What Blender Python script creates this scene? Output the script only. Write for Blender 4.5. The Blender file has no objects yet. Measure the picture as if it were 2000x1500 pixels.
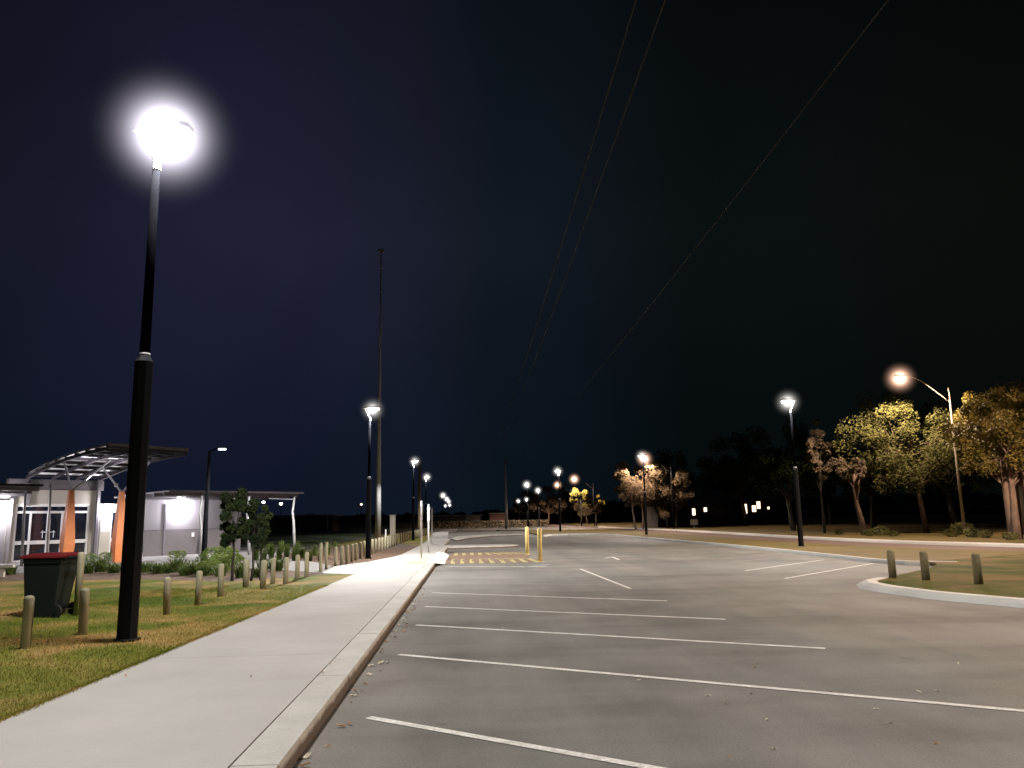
import bpy, bmesh, math, random
from mathutils import Vector, Matrix, noise
R = random.Random(7)
C = bpy.context.scene.collection
PI = math.pi

# ------------------------------------------------------------------ camera
F = 1530.0
TH = math.atan(260 / F); PS = math.atan(80 * math.cos(TH) / F); RO = math.radians(1.0); H = 1.65
fw = Vector((math.sin(PS) * math.cos(TH), math.cos(PS) * math.cos(TH), math.sin(TH)))
rt = Vector((math.cos(PS), -math.sin(PS), 0)); up = rt.cross(fw)
rt, up = math.cos(RO) * rt - math.sin(RO) * up, math.cos(RO) * up + math.sin(RO) * rt
CP = Vector((0, 0, H))
cd = bpy.data.cameras.new('camera'); cam = bpy.data.objects.new('camera', cd); C.objects.link(cam)
M = Matrix((rt, up, -fw)).transposed().to_4x4(); M.translation = CP; cam.matrix_world = M
cd.sensor_width = 36; cd.lens = F / 2000 * 36; cd.clip_end = 5000; cd.clip_start = 0.05
bpy.context.scene.camera = cam

def g(px, py, z=0.0):
    """survey helper: where the sight line through a photo pixel meets the level z"""
    d = fw * F + rt * (px - 1000) - up * (py - 750)
    return CP + d * ((z - H) / d.z)
def hgt(px, py, P):
    d = fw * F + rt * (px - 1000) - up * (py - 750)
    return H + d.z * (math.hypot(P[0], P[1]) / math.hypot(d.x, d.y))

# ------------------------------------------------------------------ materials
def newmat(name):
    m = bpy.data.materials.new(name); m.use_nodes = True
    nt = m.node_tree; b = nt.nodes['Principled BSDF']
    return m, nt, b
def mat(name, col, rough=0.7, metal=0.0, var=0.15, scale=3.0, bump=0.0, bscale=40, col2=None, detail=6, spec=0.3, fine=0.0, fscale=200, stretch=None):
    m, nt, b = newmat(name)
    tc = nt.nodes.new('ShaderNodeTexCoord'); mp = nt.nodes.new('ShaderNodeMapping')
    nt.links.new(tc.outputs['Object'], mp.inputs[0])
    if stretch: mp.inputs['Scale'].default_value = stretch
    n = nt.nodes.new('ShaderNodeTexNoise'); n.inputs['Scale'].default_value = scale; n.inputs['Detail'].default_value = detail
    n.inputs['Roughness'].default_value = 0.65
    nt.links.new(mp.outputs[0], n.inputs['Vector'])
    r = nt.nodes.new('ShaderNodeValToRGB')
    c2 = col2 or tuple(c * (1 - var) for c in col); c1 = col if col2 else tuple(min(1, c * (1 + var)) for c in col)
    r.color_ramp.elements[0].position = 0.32; r.color_ramp.elements[1].position = 0.68
    r.color_ramp.elements[0].color = (*c2, 1); r.color_ramp.elements[1].color = (*c1, 1)
    nt.links.new(n.outputs['Fac'], r.inputs[0]); out = r.outputs[0]
    if fine > 0:
        n2 = nt.nodes.new('ShaderNodeTexNoise'); n2.inputs['Scale'].default_value = fscale; n2.inputs['Detail'].default_value = 3
        nt.links.new(mp.outputs[0], n2.inputs['Vector'])
        mr = nt.nodes.new('ShaderNodeMapRange'); mr.inputs['From Min'].default_value = 0.3; mr.inputs['From Max'].default_value = 0.7
        mr.inputs['To Min'].default_value = 1 - fine; mr.inputs['To Max'].default_value = 1 + fine
        nt.links.new(n2.outputs['Fac'], mr.inputs['Value'])
        mx = nt.nodes.new('ShaderNodeVectorMath'); mx.operation = 'SCALE'
        nt.links.new(out, mx.inputs[0]); nt.links.new(mr.outputs[0], mx.inputs['Scale']); out = mx.outputs[0]
    nt.links.new(out, b.inputs['Base Color'])
    b.inputs['Roughness'].default_value = rough; b.inputs['Metallic'].default_value = metal
    b.inputs['Specular IOR Level'].default_value = spec
    if bump > 0:
        n3 = nt.nodes.new('ShaderNodeTexNoise'); n3.inputs['Scale'].default_value = bscale; n3.inputs['Detail'].default_value = 4
        nt.links.new(mp.outputs[0], n3.inputs['Vector'])
        bp = nt.nodes.new('ShaderNodeBump'); bp.inputs['Strength'].default_value = bump; bp.inputs['Distance'].default_value = 0.02
        nt.links.new(n3.outputs['Fac'], bp.inputs['Height']); nt.links.new(bp.outputs[0], b.inputs['Normal'])
    return m
def emit(name, col, s):
    m = bpy.data.materials.new(name); m.use_nodes = True; nt = m.node_tree; nt.nodes.clear()
    e = nt.nodes.new('ShaderNodeEmission'); o = nt.nodes.new('ShaderNodeOutputMaterial')
    e.inputs[0].default_value = (*col, 1); e.inputs[1].default_value = s
    nt.links.new(e.outputs[0], o.inputs[0]); return m
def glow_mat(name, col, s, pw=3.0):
    """lamp bloom imitated by a glowing volume: emission falling off from the centre of a unit sphere"""
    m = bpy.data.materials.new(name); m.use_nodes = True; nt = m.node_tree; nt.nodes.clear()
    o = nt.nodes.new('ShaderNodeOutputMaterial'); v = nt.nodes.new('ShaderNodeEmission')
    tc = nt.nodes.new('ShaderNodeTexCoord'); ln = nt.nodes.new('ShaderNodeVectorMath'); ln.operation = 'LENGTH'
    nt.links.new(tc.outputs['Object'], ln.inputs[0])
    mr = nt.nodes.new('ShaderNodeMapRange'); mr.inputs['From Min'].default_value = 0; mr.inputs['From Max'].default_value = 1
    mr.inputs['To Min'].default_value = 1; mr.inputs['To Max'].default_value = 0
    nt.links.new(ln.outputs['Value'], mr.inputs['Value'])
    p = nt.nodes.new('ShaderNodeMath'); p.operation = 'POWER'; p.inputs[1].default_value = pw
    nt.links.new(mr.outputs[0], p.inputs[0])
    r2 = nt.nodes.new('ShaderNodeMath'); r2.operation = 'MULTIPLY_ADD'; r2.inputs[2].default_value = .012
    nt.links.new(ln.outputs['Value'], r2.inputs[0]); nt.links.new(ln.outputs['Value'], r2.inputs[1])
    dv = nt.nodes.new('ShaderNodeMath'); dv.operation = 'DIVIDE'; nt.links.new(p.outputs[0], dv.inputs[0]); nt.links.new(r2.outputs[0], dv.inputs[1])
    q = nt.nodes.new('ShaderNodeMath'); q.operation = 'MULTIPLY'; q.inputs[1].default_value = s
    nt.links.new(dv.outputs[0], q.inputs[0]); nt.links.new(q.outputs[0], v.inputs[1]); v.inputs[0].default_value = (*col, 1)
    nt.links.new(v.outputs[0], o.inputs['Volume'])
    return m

def asphalt_mat():
    m, nt, b = newmat('asphalt')
    tc = nt.nodes.new('ShaderNodeTexCoord'); L = nt.links.new
    def nz(scale, det=5, vec=None, rough=.6):
        n = nt.nodes.new('ShaderNodeTexNoise'); n.inputs['Scale'].default_value = scale; n.inputs['Detail'].default_value = det
        n.inputs['Roughness'].default_value = rough
        L(vec or tc.outputs['Object'], n.inputs['Vector']); return n.outputs['Fac']
    def ramp(f, a, bb, c0, c1):
        r = nt.nodes.new('ShaderNodeValToRGB'); r.color_ramp.elements[0].position = a; r.color_ramp.elements[1].position = bb
        r.color_ramp.elements[0].color = (*c0, 1); r.color_ramp.elements[1].color = (*c1, 1); L(f, r.inputs[0]); return r.outputs[0]
    def mul(a, c, f=1.0):
        x = nt.nodes.new('ShaderNodeMix'); x.data_type = 'RGBA'; x.blend_type = 'MULTIPLY'; x.inputs[0].default_value = f
        L(a, x.inputs[6]); L(c, x.inputs[7]); return x.outputs[2]
    base = ramp(nz(.22, 4), .35, .68, (.150, .149, .138), (.196, .195, .182))
    blot = ramp(nz(.9, 6), .3, .55, (.80, .79, .78), (1, 1, 1))
    # traffic wear running along the aisle
    mp = nt.nodes.new('ShaderNodeMapping'); mp.inputs['Scale'].default_value = (.7, .05, 1); L(tc.outputs['Object'], mp.inputs[0])
    wear = ramp(nz(1.0, 5, mp.outputs[0]), .4, .6, (.86, .86, .87), (1.06, 1.05, 1.04))
    grit = ramp(nz(55, 3), .35, .65, (.82, .82, .82), (1.16, 1.16, 1.16))
    spots = ramp(nz(2.6, 2), .22, .30, (.72, .70, .68), (1, 1, 1))
    mp2 = nt.nodes.new('ShaderNodeMapping'); mp2.inputs['Rotation'].default_value = (0, 0, math.radians(38)); mp2.inputs['Scale'].default_value = (.07, .55, 1); L(tc.outputs['Object'], mp2.inputs[0])
    seam = ramp(nz(1.0, 4, mp2.outputs[0]), .36, .50, (.80, .79, .78), (1.02, 1.02, 1.02))
    tint = ramp(nz(.13, 2), .42, .60, (1.03, .985, .965), (.985, 1.0, .98))
    fleck = ramp(nz(24, 2), .68, .74, (1, 1, 1), (1.25, 1.22, 1.15))
    c = mul(mul(mul(mul(mul(mul(mul(base, blot), wear), grit), spots), seam), tint), fleck)
    L(c, b.inputs['Base Color']); b.inputs['Roughness'].default_value = .82; b.inputs['Specular IOR Level'].default_value = .25
    bp = nt.nodes.new('ShaderNodeBump'); bp.inputs['Strength'].default_value = .25; bp.inputs['Distance'].default_value = .01
    L(nz(80, 3), bp.inputs['Height']); L(bp.outputs[0], b.inputs['Normal'])
    return m
def kerb_mat():
    m = mat('kerb_concrete', (.43, .42, .39), .8, var=.12, scale=1.6, fine=.1, fscale=60, bump=.15, bscale=60)
    nt = m.node_tree; L = nt.links.new; b = nt.nodes['Principled BSDF']; src = b.inputs['Base Color'].links[0].from_socket
    ge = nt.nodes.new('ShaderNodeNewGeometry'); sx = nt.nodes.new('ShaderNodeSeparateXYZ'); L(ge.outputs['Position'], sx.inputs[0])
    no = nt.nodes.new('ShaderNodeTexNoise'); no.inputs['Scale'].default_value = 5; L(ge.outputs['Position'], no.inputs['Vector'])
    ma = nt.nodes.new('ShaderNodeMath'); ma.operation = 'MULTIPLY_ADD'; ma.inputs[1].default_value = .05; L(no.outputs['Fac'], ma.inputs[0]); L(sx.outputs[2], ma.inputs[2])
    mr = nt.nodes.new('ShaderNodeMapRange'); mr.inputs[1].default_value = .085; mr.inputs[2].default_value = .125; L(ma.outputs[0], mr.inputs[0])
    mx = nt.nodes.new('ShaderNodeMix'); mx.data_type = 'RGBA'; mx.inputs[6].default_value = (.10, .078, .060, 1); L(mr.outputs[0], mx.inputs[0]); L(src, mx.inputs[7])
    L(mx.outputs[2], b.inputs['Base Color']); return m
def lawn_mat(name='lawn', f=1.0):
    m, nt, b = newmat(name); L = nt.links.new
    tc = nt.nodes.new('ShaderNodeTexCoord')
    n = nt.nodes.new('ShaderNodeTexNoise'); n.inputs['Scale'].default_value = .55; n.inputs['Detail'].default_value = 5; n.inputs['Distortion'].default_value = .6
    L(tc.outputs['Object'], n.inputs['Vector'])
    r = nt.nodes.new('ShaderNodeValToRGB'); e = r.color_ramp.elements
    e[0].position = .36; e[0].color = (.080 * f, .115 * f, .014 * f, 1); e[1].position = .63; e[1].color = (.30 * f, .20 * f, .075 * f, 1)
    x = e.new(.48); x.color = (.150 * f, .150 * f, .028 * f, 1)
    L(n.outputs['Fac'], r.inputs[0])
    n2 = nt.nodes.new('ShaderNodeTexNoise'); n2.inputs['Scale'].default_value = 45; n2.inputs['Detail'].default_value = 4
    L(tc.outputs['Object'], n2.inputs['Vector'])
    mr = nt.nodes.new('ShaderNodeMapRange'); mr.inputs[1].default_value = .3; mr.inputs[2].default_value = .7; mr.inputs[3].default_value = .55; mr.inputs[4].default_value = 1.4
    L(n2.outputs['Fac'], mr.inputs[0])
    s = nt.nodes.new('ShaderNodeVectorMath'); s.operation = 'SCALE'; L(r.outputs[0], s.inputs[0]); L(mr.outputs[0], s.inputs['Scale'])
    L(s.outputs[0], b.inputs['Base Color']); b.inputs['Roughness'].default_value = .9; b.inputs['Specular IOR Level'].default_value = .1
    bp = nt.nodes.new('ShaderNodeBump'); bp.inputs['Strength'].default_value = .6; bp.inputs['Distance'].default_value = .03
    L(n2.outputs['Fac'], bp.inputs['Height']); L(bp.outputs[0], b.inputs['Normal'])
    return m
def leaf_mat(name, c1, c2, trans=.25):
    m, nt, b = newmat(name); L = nt.links.new
    tc = nt.nodes.new('ShaderNodeTexCoord'); n = nt.nodes.new('ShaderNodeTexNoise'); n.inputs['Scale'].default_value = 1.3; n.inputs['Detail'].default_value = 6
    L(tc.outputs['Object'], n.inputs['Vector'])
    r = nt.nodes.new('ShaderNodeValToRGB'); r.color_ramp.elements[0].position = .38; r.color_ramp.elements[1].position = .62
    r.color_ramp.elements[0].color = (*c1, 1); r.color_ramp.elements[1].color = (*c2, 1)
    L(n.outputs['Fac'], r.inputs[0]); L(r.outputs[0], b.inputs['Base Color']); b.inputs['Roughness'].default_value = .7
    b.inputs['Specular IOR Level'].default_value = .2
    t = nt.nodes.new('ShaderNodeBsdfTranslucent'); L(r.outputs[0], t.inputs[0])
    mx = nt.nodes.new('ShaderNodeMixShader'); mx.inputs[0].default_value = trans
    L(b.outputs[0], mx.inputs[1]); L(t.outputs[0], mx.inputs[2])
    o = [x for x in nt.nodes if x.type == 'OUTPUT_MATERIAL'][0]; L(mx.outputs[0], o.inputs[0])
    return m

MT = dict(
    asphalt=asphalt_mat(), lawn=lawn_mat(),
    road=mat('road_asphalt', (.15, .10, .09), .85, var=.15, scale=.4, fine=.2, fscale=60),
    ground=mat('bare_ground', (.05, .05, .035), .95, var=.4, scale=.15),
    concrete=mat('concrete', (.425, .412, .390), .8, col2=(.345, .335, .315), scale=.55, detail=8, fine=.07, fscale=90, bump=.1, bscale=120),
    pale=mat('pale_concrete', (.66, .65, .59), .8, var=.06, scale=.9, fine=.06, fscale=90),
    kerb=kerb_mat(), kerbtop=mat('pale_kerb', (.52, .50, .46), .8, var=.1, scale=1.2, fine=.1, fscale=50),
    gap=mat('gutter_dirt', (.10, .075, .055), .95, var=.4, scale=9, fine=.4, fscale=40),
    mulch=mat('bark_mulch', (.13, .085, .06), .95, var=.45, scale=6, fine=.5, fscale=28, bump=.8, bscale=25),
    dry=mat('dry_grass', (.18, .12, .040), .95, col2=(.09, .085, .022), scale=.5, fine=.35, fscale=40, bump=.5, bscale=45),
    paint=mat('line_paint', (.70, .68, .64), .7, col2=(.46, .45, .42), scale=5, fine=.25, fscale=35),
    worn=mat('worn_line_paint', (.23, .22, .21), .8, var=.3, scale=2, fine=.2, fscale=30),
    teal=mat('blue_green_paint', (.22, .36, .36), .8, var=.2, scale=3),
    yellow=mat('yellow_paint', (.46, .42, .17), .75, col2=(.28, .25, .13), scale=6, fine=.2, fscale=30),
    brick=mat('brown_paving', (.17, .115, .085), .85, var=.25, scale=3, fine=.2, fscale=25),
    tact=mat('cream_tactile_paving', (.62, .58, .36), .8, var=.1, scale=4),
    bolly=mat('yellow_bollard_paint', (.66, .53, .22), .45, var=.08, scale=4),
    timber=mat('treated_timber', (.38, .36, .25), .8, col2=(.24, .22, .15), scale=3, fine=.2, fscale=30, bump=.3, bscale=20, stretch=(8, 8, 1)),
    lamppole=mat('matt_black_pole', (.0022, .0024, .003), .9, var=.2, scale=3, spec=.0),
    darkpole=mat('black_pole_paint', (.010, .011, .014), .75, var=.2, scale=3, spec=.08),
    greypole=mat('galvanised_steel', (.42, .42, .43), .5, metal=.3, var=.12, scale=3),
    arm=mat('silver_arm', (.62, .62, .64), .4, metal=.2, var=.05),
    tanpole=mat('weathered_steel', (.30, .27, .21), .6, metal=.1, var=.15, scale=2),
    wood=mat('old_pole_wood', (.20, .15, .09), .9, var=.3, scale=3, stretch=(6, 6, 1)),
    cream=mat('cream_render', (.36, .33, .27), .85, var=.05, scale=1.2),
    lightgrey=mat('pale_grey_wall', (.27, .255, .26), .85, var=.05, scale=1.2),
    darkgrey=mat('grey_brick_wall', (.115, .103, .105), .9, var=.08, scale=2, fine=.1, fscale=14),
    cladding=mat('ribbed_steel_cladding', (.34, .32, .31), .6, metal=.2, var=.05),
    frame=mat('white_window_frame', (.60, .58, .55), .5, var=.03),
    glass=mat('dark_window_glass', (.012, .014, .022), .08, var=.3, spec=.6),
    orange=mat('orange_paint', (.78, .27, .10), .5, var=.05),
    roofpan=mat('translucent_roof_sheet', (.55, .54, .55), .6, var=.08),
    rafter=mat('roof_steel', (.13, .12, .13), .6, metal=.1, var=.1),
    fascia=mat('roof_fascia', (.33, .33, .31), .6, var=.08),
    soffit=mat('soffit', (.26, .25, .27), .6, var=.06),
    binbody=mat('dark_green_plastic', (.006, .011, .012), .5, var=.15, scale=4, spec=.4),
    binlid=mat('red_plastic', (.11, .007, .010), .5, var=.15, scale=4, spec=.4),
    steel=mat('pale_mast_paint', (.45, .45, .46), .7, var=.1, scale=2, spec=.1),
    wire=mat('dull_wire', (.065, .065, .065), .9, spec=0.0),
    rib=mat('dark_roof_ribs', (.035, .03, .035), .8, var=.1, spec=.1),
    rubber=mat('black_rubber', (.010, .010, .010), .7),
    bark=mat('pale_bark', (.21, .145, .11), .9, col2=(.10, .07, .055), scale=2.5, bump=.4, bscale=8, stretch=(3, 3, .7)),
    darkbark=mat('dark_bark', (.030, .027, .022), .9, var=.3),
    leafA=leaf_mat('olive_leaves', (.058, .064, .020), (.140, .140, .044)),
    leafB=leaf_mat('golden_leaves', (.09, .082, .018), (.24, .185, .045)),
    leafC=leaf_mat('dull_leaves', (.08, .065, .042), (.20, .155, .10)),
    leafY=leaf_mat('yellow_lit_leaves', (.11, .11, .03), (.23, .21, .06), .35),  # yellow of the lamplight put into the leaf colour
    leafD=leaf_mat('dark_leaves', (.012, .022, .008), (.034, .050, .016)),
    shrub=leaf_mat('shrub_leaves', (.045, .075, .016), (.13, .18, .045), .3),
    shrub2=leaf_mat('bright_shrub_leaves', (.10, .16, .035), (.24, .32, .09), .3),
    deadleaf=mat('dry_leaf', (.36, .22, .11), .85, var=.3, scale=30),
    paleleaf=mat('pale_dry_leaf', (.62, .55, .42), .85, var=.2, scale=30),
    grass=lawn_mat('grass_blades', 1.7),
    light=emit('cool_lamp_glass', (1.0, .97, .93), 14),
    warmlight=emit('warm_lamp_glass', (1.0, .72, .48), 40),
    dimlight=emit('lit_window', (1.0, .75, .5), 3.0),
    rednote=mat('far_red_wall', (.20, .11, .10), .9),
    white=mat('white_paint', (.6, .6, .6), .6, var=.05),
)
MT['glow'] = glow_mat('cool_painted_bloom', (1.0, .96, .90), .45, 2.6)  # self-glowing volumes added round lamp heads to imitate bloom
MT['glownear'] = glow_mat('near_painted_bloom', (.92, .86, 1.0), .75, 3.2)
MT['glowwarm'] = glow_mat('warm_painted_bloom', (1.0, .58, .40), .70, 2.4)

# ------------------------------------------------------------------ mesh helpers
def tag(o, label=None, cat=None, group=None, kind=None):
    if label: o['label'] = label
    if cat: o['category'] = cat
    if group: o['group'] = group
    if kind: o['kind'] = kind
    return o
def thing(name, loc, label, cat, group=None, rz=0):
    o = bpy.data.objects.new(name, None); C.objects.link(o); o.empty_display_size = .2
    o.location = loc; o.rotation_euler = (0, 0, rz); return tag(o, label, cat, group)
def obj(name, bm, m, parent=None, smooth=False, loc=None):
    if isinstance(bm, bmesh.types.BMesh):
        me = bpy.data.meshes.new(name); bm.to_mesh(me); bm.free()
    else: me = bm
    if smooth:
        for p in me.polygons: p.use_smooth = True
    if m is not None and not me.materials: me.materials.append(MT[m] if isinstance(m, str) else m)
    o = bpy.data.objects.new(name, me); C.objects.link(o)
    if parent: o.parent = parent
    if loc is not None: o.location = loc
    return o
def dup(root, loc, rz=None, label=None, scale=None):
    r = root.copy(); C.objects.link(r); r.location = loc
    if rz is not None: r.rotation_euler = (0, 0, rz)
    if label: r['label'] = label
    if scale: r.scale = (scale,) * 3 if not isinstance(scale, tuple) else scale
    for ch in list(root.children):
        c = ch.copy(); C.objects.link(c); c.parent = r
        for q in list(ch.children):
            d = q.copy(); C.objects.link(d); d.parent = c
    return r
def box(bm, x0, x1, y0, y1, z0, z1):
    v = [bm.verts.new((x, y, z)) for z in (z0, z1) for (x, y) in ((x0, y0), (x1, y0), (x1, y1), (x0, y1))]
    for f in ((3, 2, 1, 0), (4, 5, 6, 7), (0, 1, 5, 4), (1, 2, 6, 5), (2, 3, 7, 6), (3, 0, 4, 7)): bm.faces.new([v[i] for i in f])
def BX(*a):
    bm = bmesh.new(); box(bm, *a); return bm
def tube(bm, pts, rad, n=8, cap=True):
    pts = [Vector(p) for p in pts]; rings = []
    if not hasattr(rad, '__len__'): rad = [rad] * len(pts)
    for i, p in enumerate(pts):
        d = (pts[min(i + 1, len(pts) - 1)] - pts[max(i - 1, 0)]).normalized()
        a = d.orthogonal().normalized() if abs(d.z) < .95 else Vector((1, 0, 0)) - d * d.x
        a.normalize(); b = d.cross(a)
        rings.append([bm.verts.new(p + (a * math.cos(2 * PI * k / n) + b * math.sin(2 * PI * k / n)) * rad[i]) for k in range(n)])
    for r0, r1 in zip(rings, rings[1:]):
        for k in range(n): bm.faces.new((r0[k], r0[(k + 1) % n], r1[(k + 1) % n], r1[k]))
    if cap:
        bm.faces.new(rings[0][::-1]); bm.faces.new(rings[-1])
def lathe(bm, prof, n=14, c=(0, 0)):
    rings = [[bm.verts.new((c[0] + r * math.cos(2 * PI * k / n), c[1] + r * math.sin(2 * PI * k / n), z)) for k in range(n)] for r, z in prof]
    for r0, r1 in zip(rings, rings[1:]):
        for k in range(n): bm.faces.new((r0[k], r0[(k + 1) % n], r1[(k + 1) % n], r1[k]))
    bm.faces.new(rings[0][::-1]); bm.faces.new(rings[-1])
def prism(bm, poly, z0, z1):
    a = [bm.verts.new((x, y, z0)) for x, y in poly]; b = [bm.verts.new((x, y, z1)) for x, y in poly]
    n = len(poly); bm.faces.new(b); bm.faces.new(a[::-1])
    for k in range(n): bm.faces.new((a[k], a[(k + 1) % n], b[(k + 1) % n], b[k]))
def struct(name, bm, m):
    bmesh.ops.recalc_face_normals(bm, faces=bm.faces[:])
    return tag(obj(name, bm, m), kind='structure')
def slab(name, poly, top, m, bottom=-.05):
    bm = bmesh.new(); prism(bm, [tuple(p)[:2] for p in poly], bottom, top); return struct(name, bm, m)
def strip(bm, pts, w, z0, z1, side=1, ef=.07):
    """extrude a kerb of width w to one side of a polyline"""
    pts = [Vector((p[0], p[1])) for p in pts]; off = []
    for i, p in enumerate(pts):
        d = (pts[min(i + 1, len(pts) - 1)] - pts[max(i - 1, 0)]).normalized()
        off.append(p + Vector((d.y, -d.x)) * w * side)
    prof = []
    for p, q in zip(pts, off):
        e = (q - p) * ef
        prof.append([bm.verts.new((*p, z0)), bm.verts.new((*(p + e * .5), z1 - (.03 if ef < .1 else .055))), bm.verts.new((*(p + e), z1)), bm.verts.new((*q, z1)), bm.verts.new((*q, z0))])
    for a, b in zip(prof, prof[1:]):
        for k in range(4): bm.faces.new((a[k], b[k], b[k + 1], a[k + 1]))
    bm.faces.new(prof[0]); bm.faces.new(prof[-1][::-1])

ORD = ['first', 'second', 'third', 'fourth', 'fifth', 'sixth', 'seventh', 'eighth', 'ninth', 'tenth', 'eleventh', 'twelfth', 'thirteenth', 'fourteenth',
       'fifteenth', 'sixteenth', 'seventeenth', 'eighteenth', 'nineteenth', 'twentieth']

# ------------------------------------------------------------------ world
w = bpy.data.worlds.new('World'); bpy.context.scene.world = w; w.use_nodes = True
nt = w.node_tree; bg = nt.nodes['Background']; L = nt.links.new
tc = nt.nodes.new('ShaderNodeTexCoord')
sky = nt.nodes.new('ShaderNodeTexSky'); sky.sky_type = 'NISHITA'; sky.sun_disc = False
sky.sun_elevation = math.radians(-9); sky.sun_rotation = math.radians(300)
sx = nt.nodes.new('ShaderNodeSeparateXYZ'); L(tc.outputs['Generated'], sx.inputs[0])
rp = nt.nodes.new('ShaderNodeValToRGB'); e = rp.color_ramp.elements
rp.color_ramp.interpolation = 'EASE'
e[0].position = .22; e[0].color = (.0075, .0090, .0185, 1)
e[1].position = .80; e[1].color = (.0030, .0040, .0032, 1)
k = e.new(.36); k.color = (.0120, .0125, .0300, 1)
k = e.new(.45); k.color = (.0110, .0130, .0260, 1)
k = e.new(.53); k.color = (.0062, .0095, .0150, 1)
k = e.new(.65); k.color = (.0030, .0048, .0052, 1)
mr = nt.nodes.new('ShaderNodeMapRange'); mr.inputs[1].default_value = -1; mr.inputs[2].default_value = 1; L(sx.outputs[0], mr.inputs[0]); L(mr.outputs[0], rp.inputs[0])
# darker towards the zenith, a touch of cyan near the horizon
rz_ = nt.nodes.new('ShaderNodeValToRGB'); e = rz_.color_ramp.elements
e[0].position = 0.0; e[0].color = (.50, .72, .72, 1); e[1].position = .66; e[1].color = (.38, .42, .40, 1)
k = e.new(.14); k.color = (.72, .84, .90, 1)
k = e.new(.34); k.color = (1.05, 1.05, 1.05, 1)
L(sx.outputs[2], rz_.inputs[0])
mx = nt.nodes.new('ShaderNodeMix'); mx.data_type = 'RGBA'; mx.blend_type = 'MULTIPLY'; mx.inputs[0].default_value = 1
cn = nt.nodes.new('ShaderNodeTexNoise'); cn.inputs['Scale'].default_value = 2.2; cn.inputs['Detail'].default_value = 6; L(tc.outputs['Generated'], cn.inputs['Vector'])
cm = nt.nodes.new('ShaderNodeMapRange'); cm.inputs[1].default_value = .3; cm.inputs[2].default_value = .7; cm.inputs[3].default_value = .78; cm.inputs[4].default_value = 1.2; L(cn.outputs['Fac'], cm.inputs[0])
cs_ = nt.nodes.new('ShaderNodeVectorMath'); cs_.operation = 'SCALE'; L(rp.outputs[0], cs_.inputs[0]); L(cm.outputs[0], cs_.inputs['Scale'])
L(cs_.outputs[0], mx.inputs[6]); L(rz_.outputs[0], mx.inputs[7])
ad = nt.nodes.new('ShaderNodeMix'); ad.data_type = 'RGBA'; ad.blend_type = 'ADD'; ad.inputs[0].default_value = .01
L(mx.outputs[2], ad.inputs[6]); L(sky.outputs[0], ad.inputs[7]); L(ad.outputs[2], bg.inputs[0]); bg.inputs[1].default_value = 1.0
sc = bpy.context.scene
sc.view_settings.view_transform = 'Standard'; sc.view_settings.look = 'None'; sc.view_settings.exposure = 0; sc.view_settings.gamma = 1
sc.cycles.use_denoising = True
sc.cycles.volume_step_rate = 0.35; sc.cycles.volume_max_steps = 64
sc.cycles.sample_clamp_indirect = 3.0

# ------------------------------------------------------------------ the setting
bm = bmesh.new(); v = [bm.verts.new(p) for p in ((-2500, -300, -.06), (2500, -300, -.06), (2500, 4000, -.06), (-2500, 4000, -.06))]; bm.faces.new(v)
struct('ground', bm, 'ground')
KX = lambda y: -1.235 - max(0, min(y, 40) - 5) * .0045          # kerb line (top edge) of the footpath
bm = bmesh.new(); v = [bm.verts.new(p) for p in ((-1.5, -12, 0), (16.3, -12, 0), (16.3, 120, 0), (-6, 120, 0), (-6, 62, 0), (-3.0, 58, 0), (-3.0, 40, 0), (-1.5, 37, 0))]; bm.faces.new(v)
struct('car_park', bm, 'asphalt')

# footpath, in slabs with open joints
LE = [(-12, -4.1), (5, -3.82), (23.1, -3.42), (34, -3.16), (48, -3.1), (60, -3.4), (90, -4.4)]
def LX(y):
    for (a, xa), (b, xb) in zip(LE, LE[1:]):
        if y <= b: return xa + (xb - xa) * (y - a) / (b - a)
    return LE[-1][1]
def pathpoly(y0, y1, inset=.33):
    n = max(1, int((y1 - y0) / 3)); ys = [y0 + (y1 - y0) * i / n for i in range(n + 1)]
    return [(LX(y), y) for y in ys] + [(KX(y) - inset, y) for y in ys[::-1]]
bm = bmesh.new()
cuts = [-12, -6.6, -1.2, 4.2, 9.6, 15.0, 20.4, 24.4]
for a, b in zip(cuts, cuts[1:]): prism(bm, pathpoly(a, b - .006), -.05, .12)
struct('footpath', bm, 'concrete')
bm = bmesh.new(); prism(bm, pathpoly(24.4, 34.4, .33), -.05, .12); struct('crossing_slab', bm, 'pale')
bm = bmesh.new(); prism(bm, pathpoly(34.41, 60, .33), -.05, .12); prism(bm, [(-3.4, 60.01), (-1.9, 60.01), (-3.0, 95), (-4.6, 95)], -.05, .12); struct('far_footpath', bm, 'concrete')
# kerb stones: laid in lengths
bm = bmesh.new(); y = -12
while y < 28.0:
    y1 = min(y + 2.9, 28.0)
    strip(bm, [(KX(y), y + .009), (KX(y1), y1 - .009)], .318, -.05, .12, -1); y += 2.9
bmesh.ops.recalc_face_normals(bm, faces=bm.faces[:])
struct('footpath_kerb', bm, 'kerb')
bm = bmesh.new(); strip(bm, [(KX(37), 37.2), (KX(39), 41), (-1.35, 44)], .318, -.05, .12, -1); struct('far_footpath_kerb', bm, 'kerb')
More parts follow.
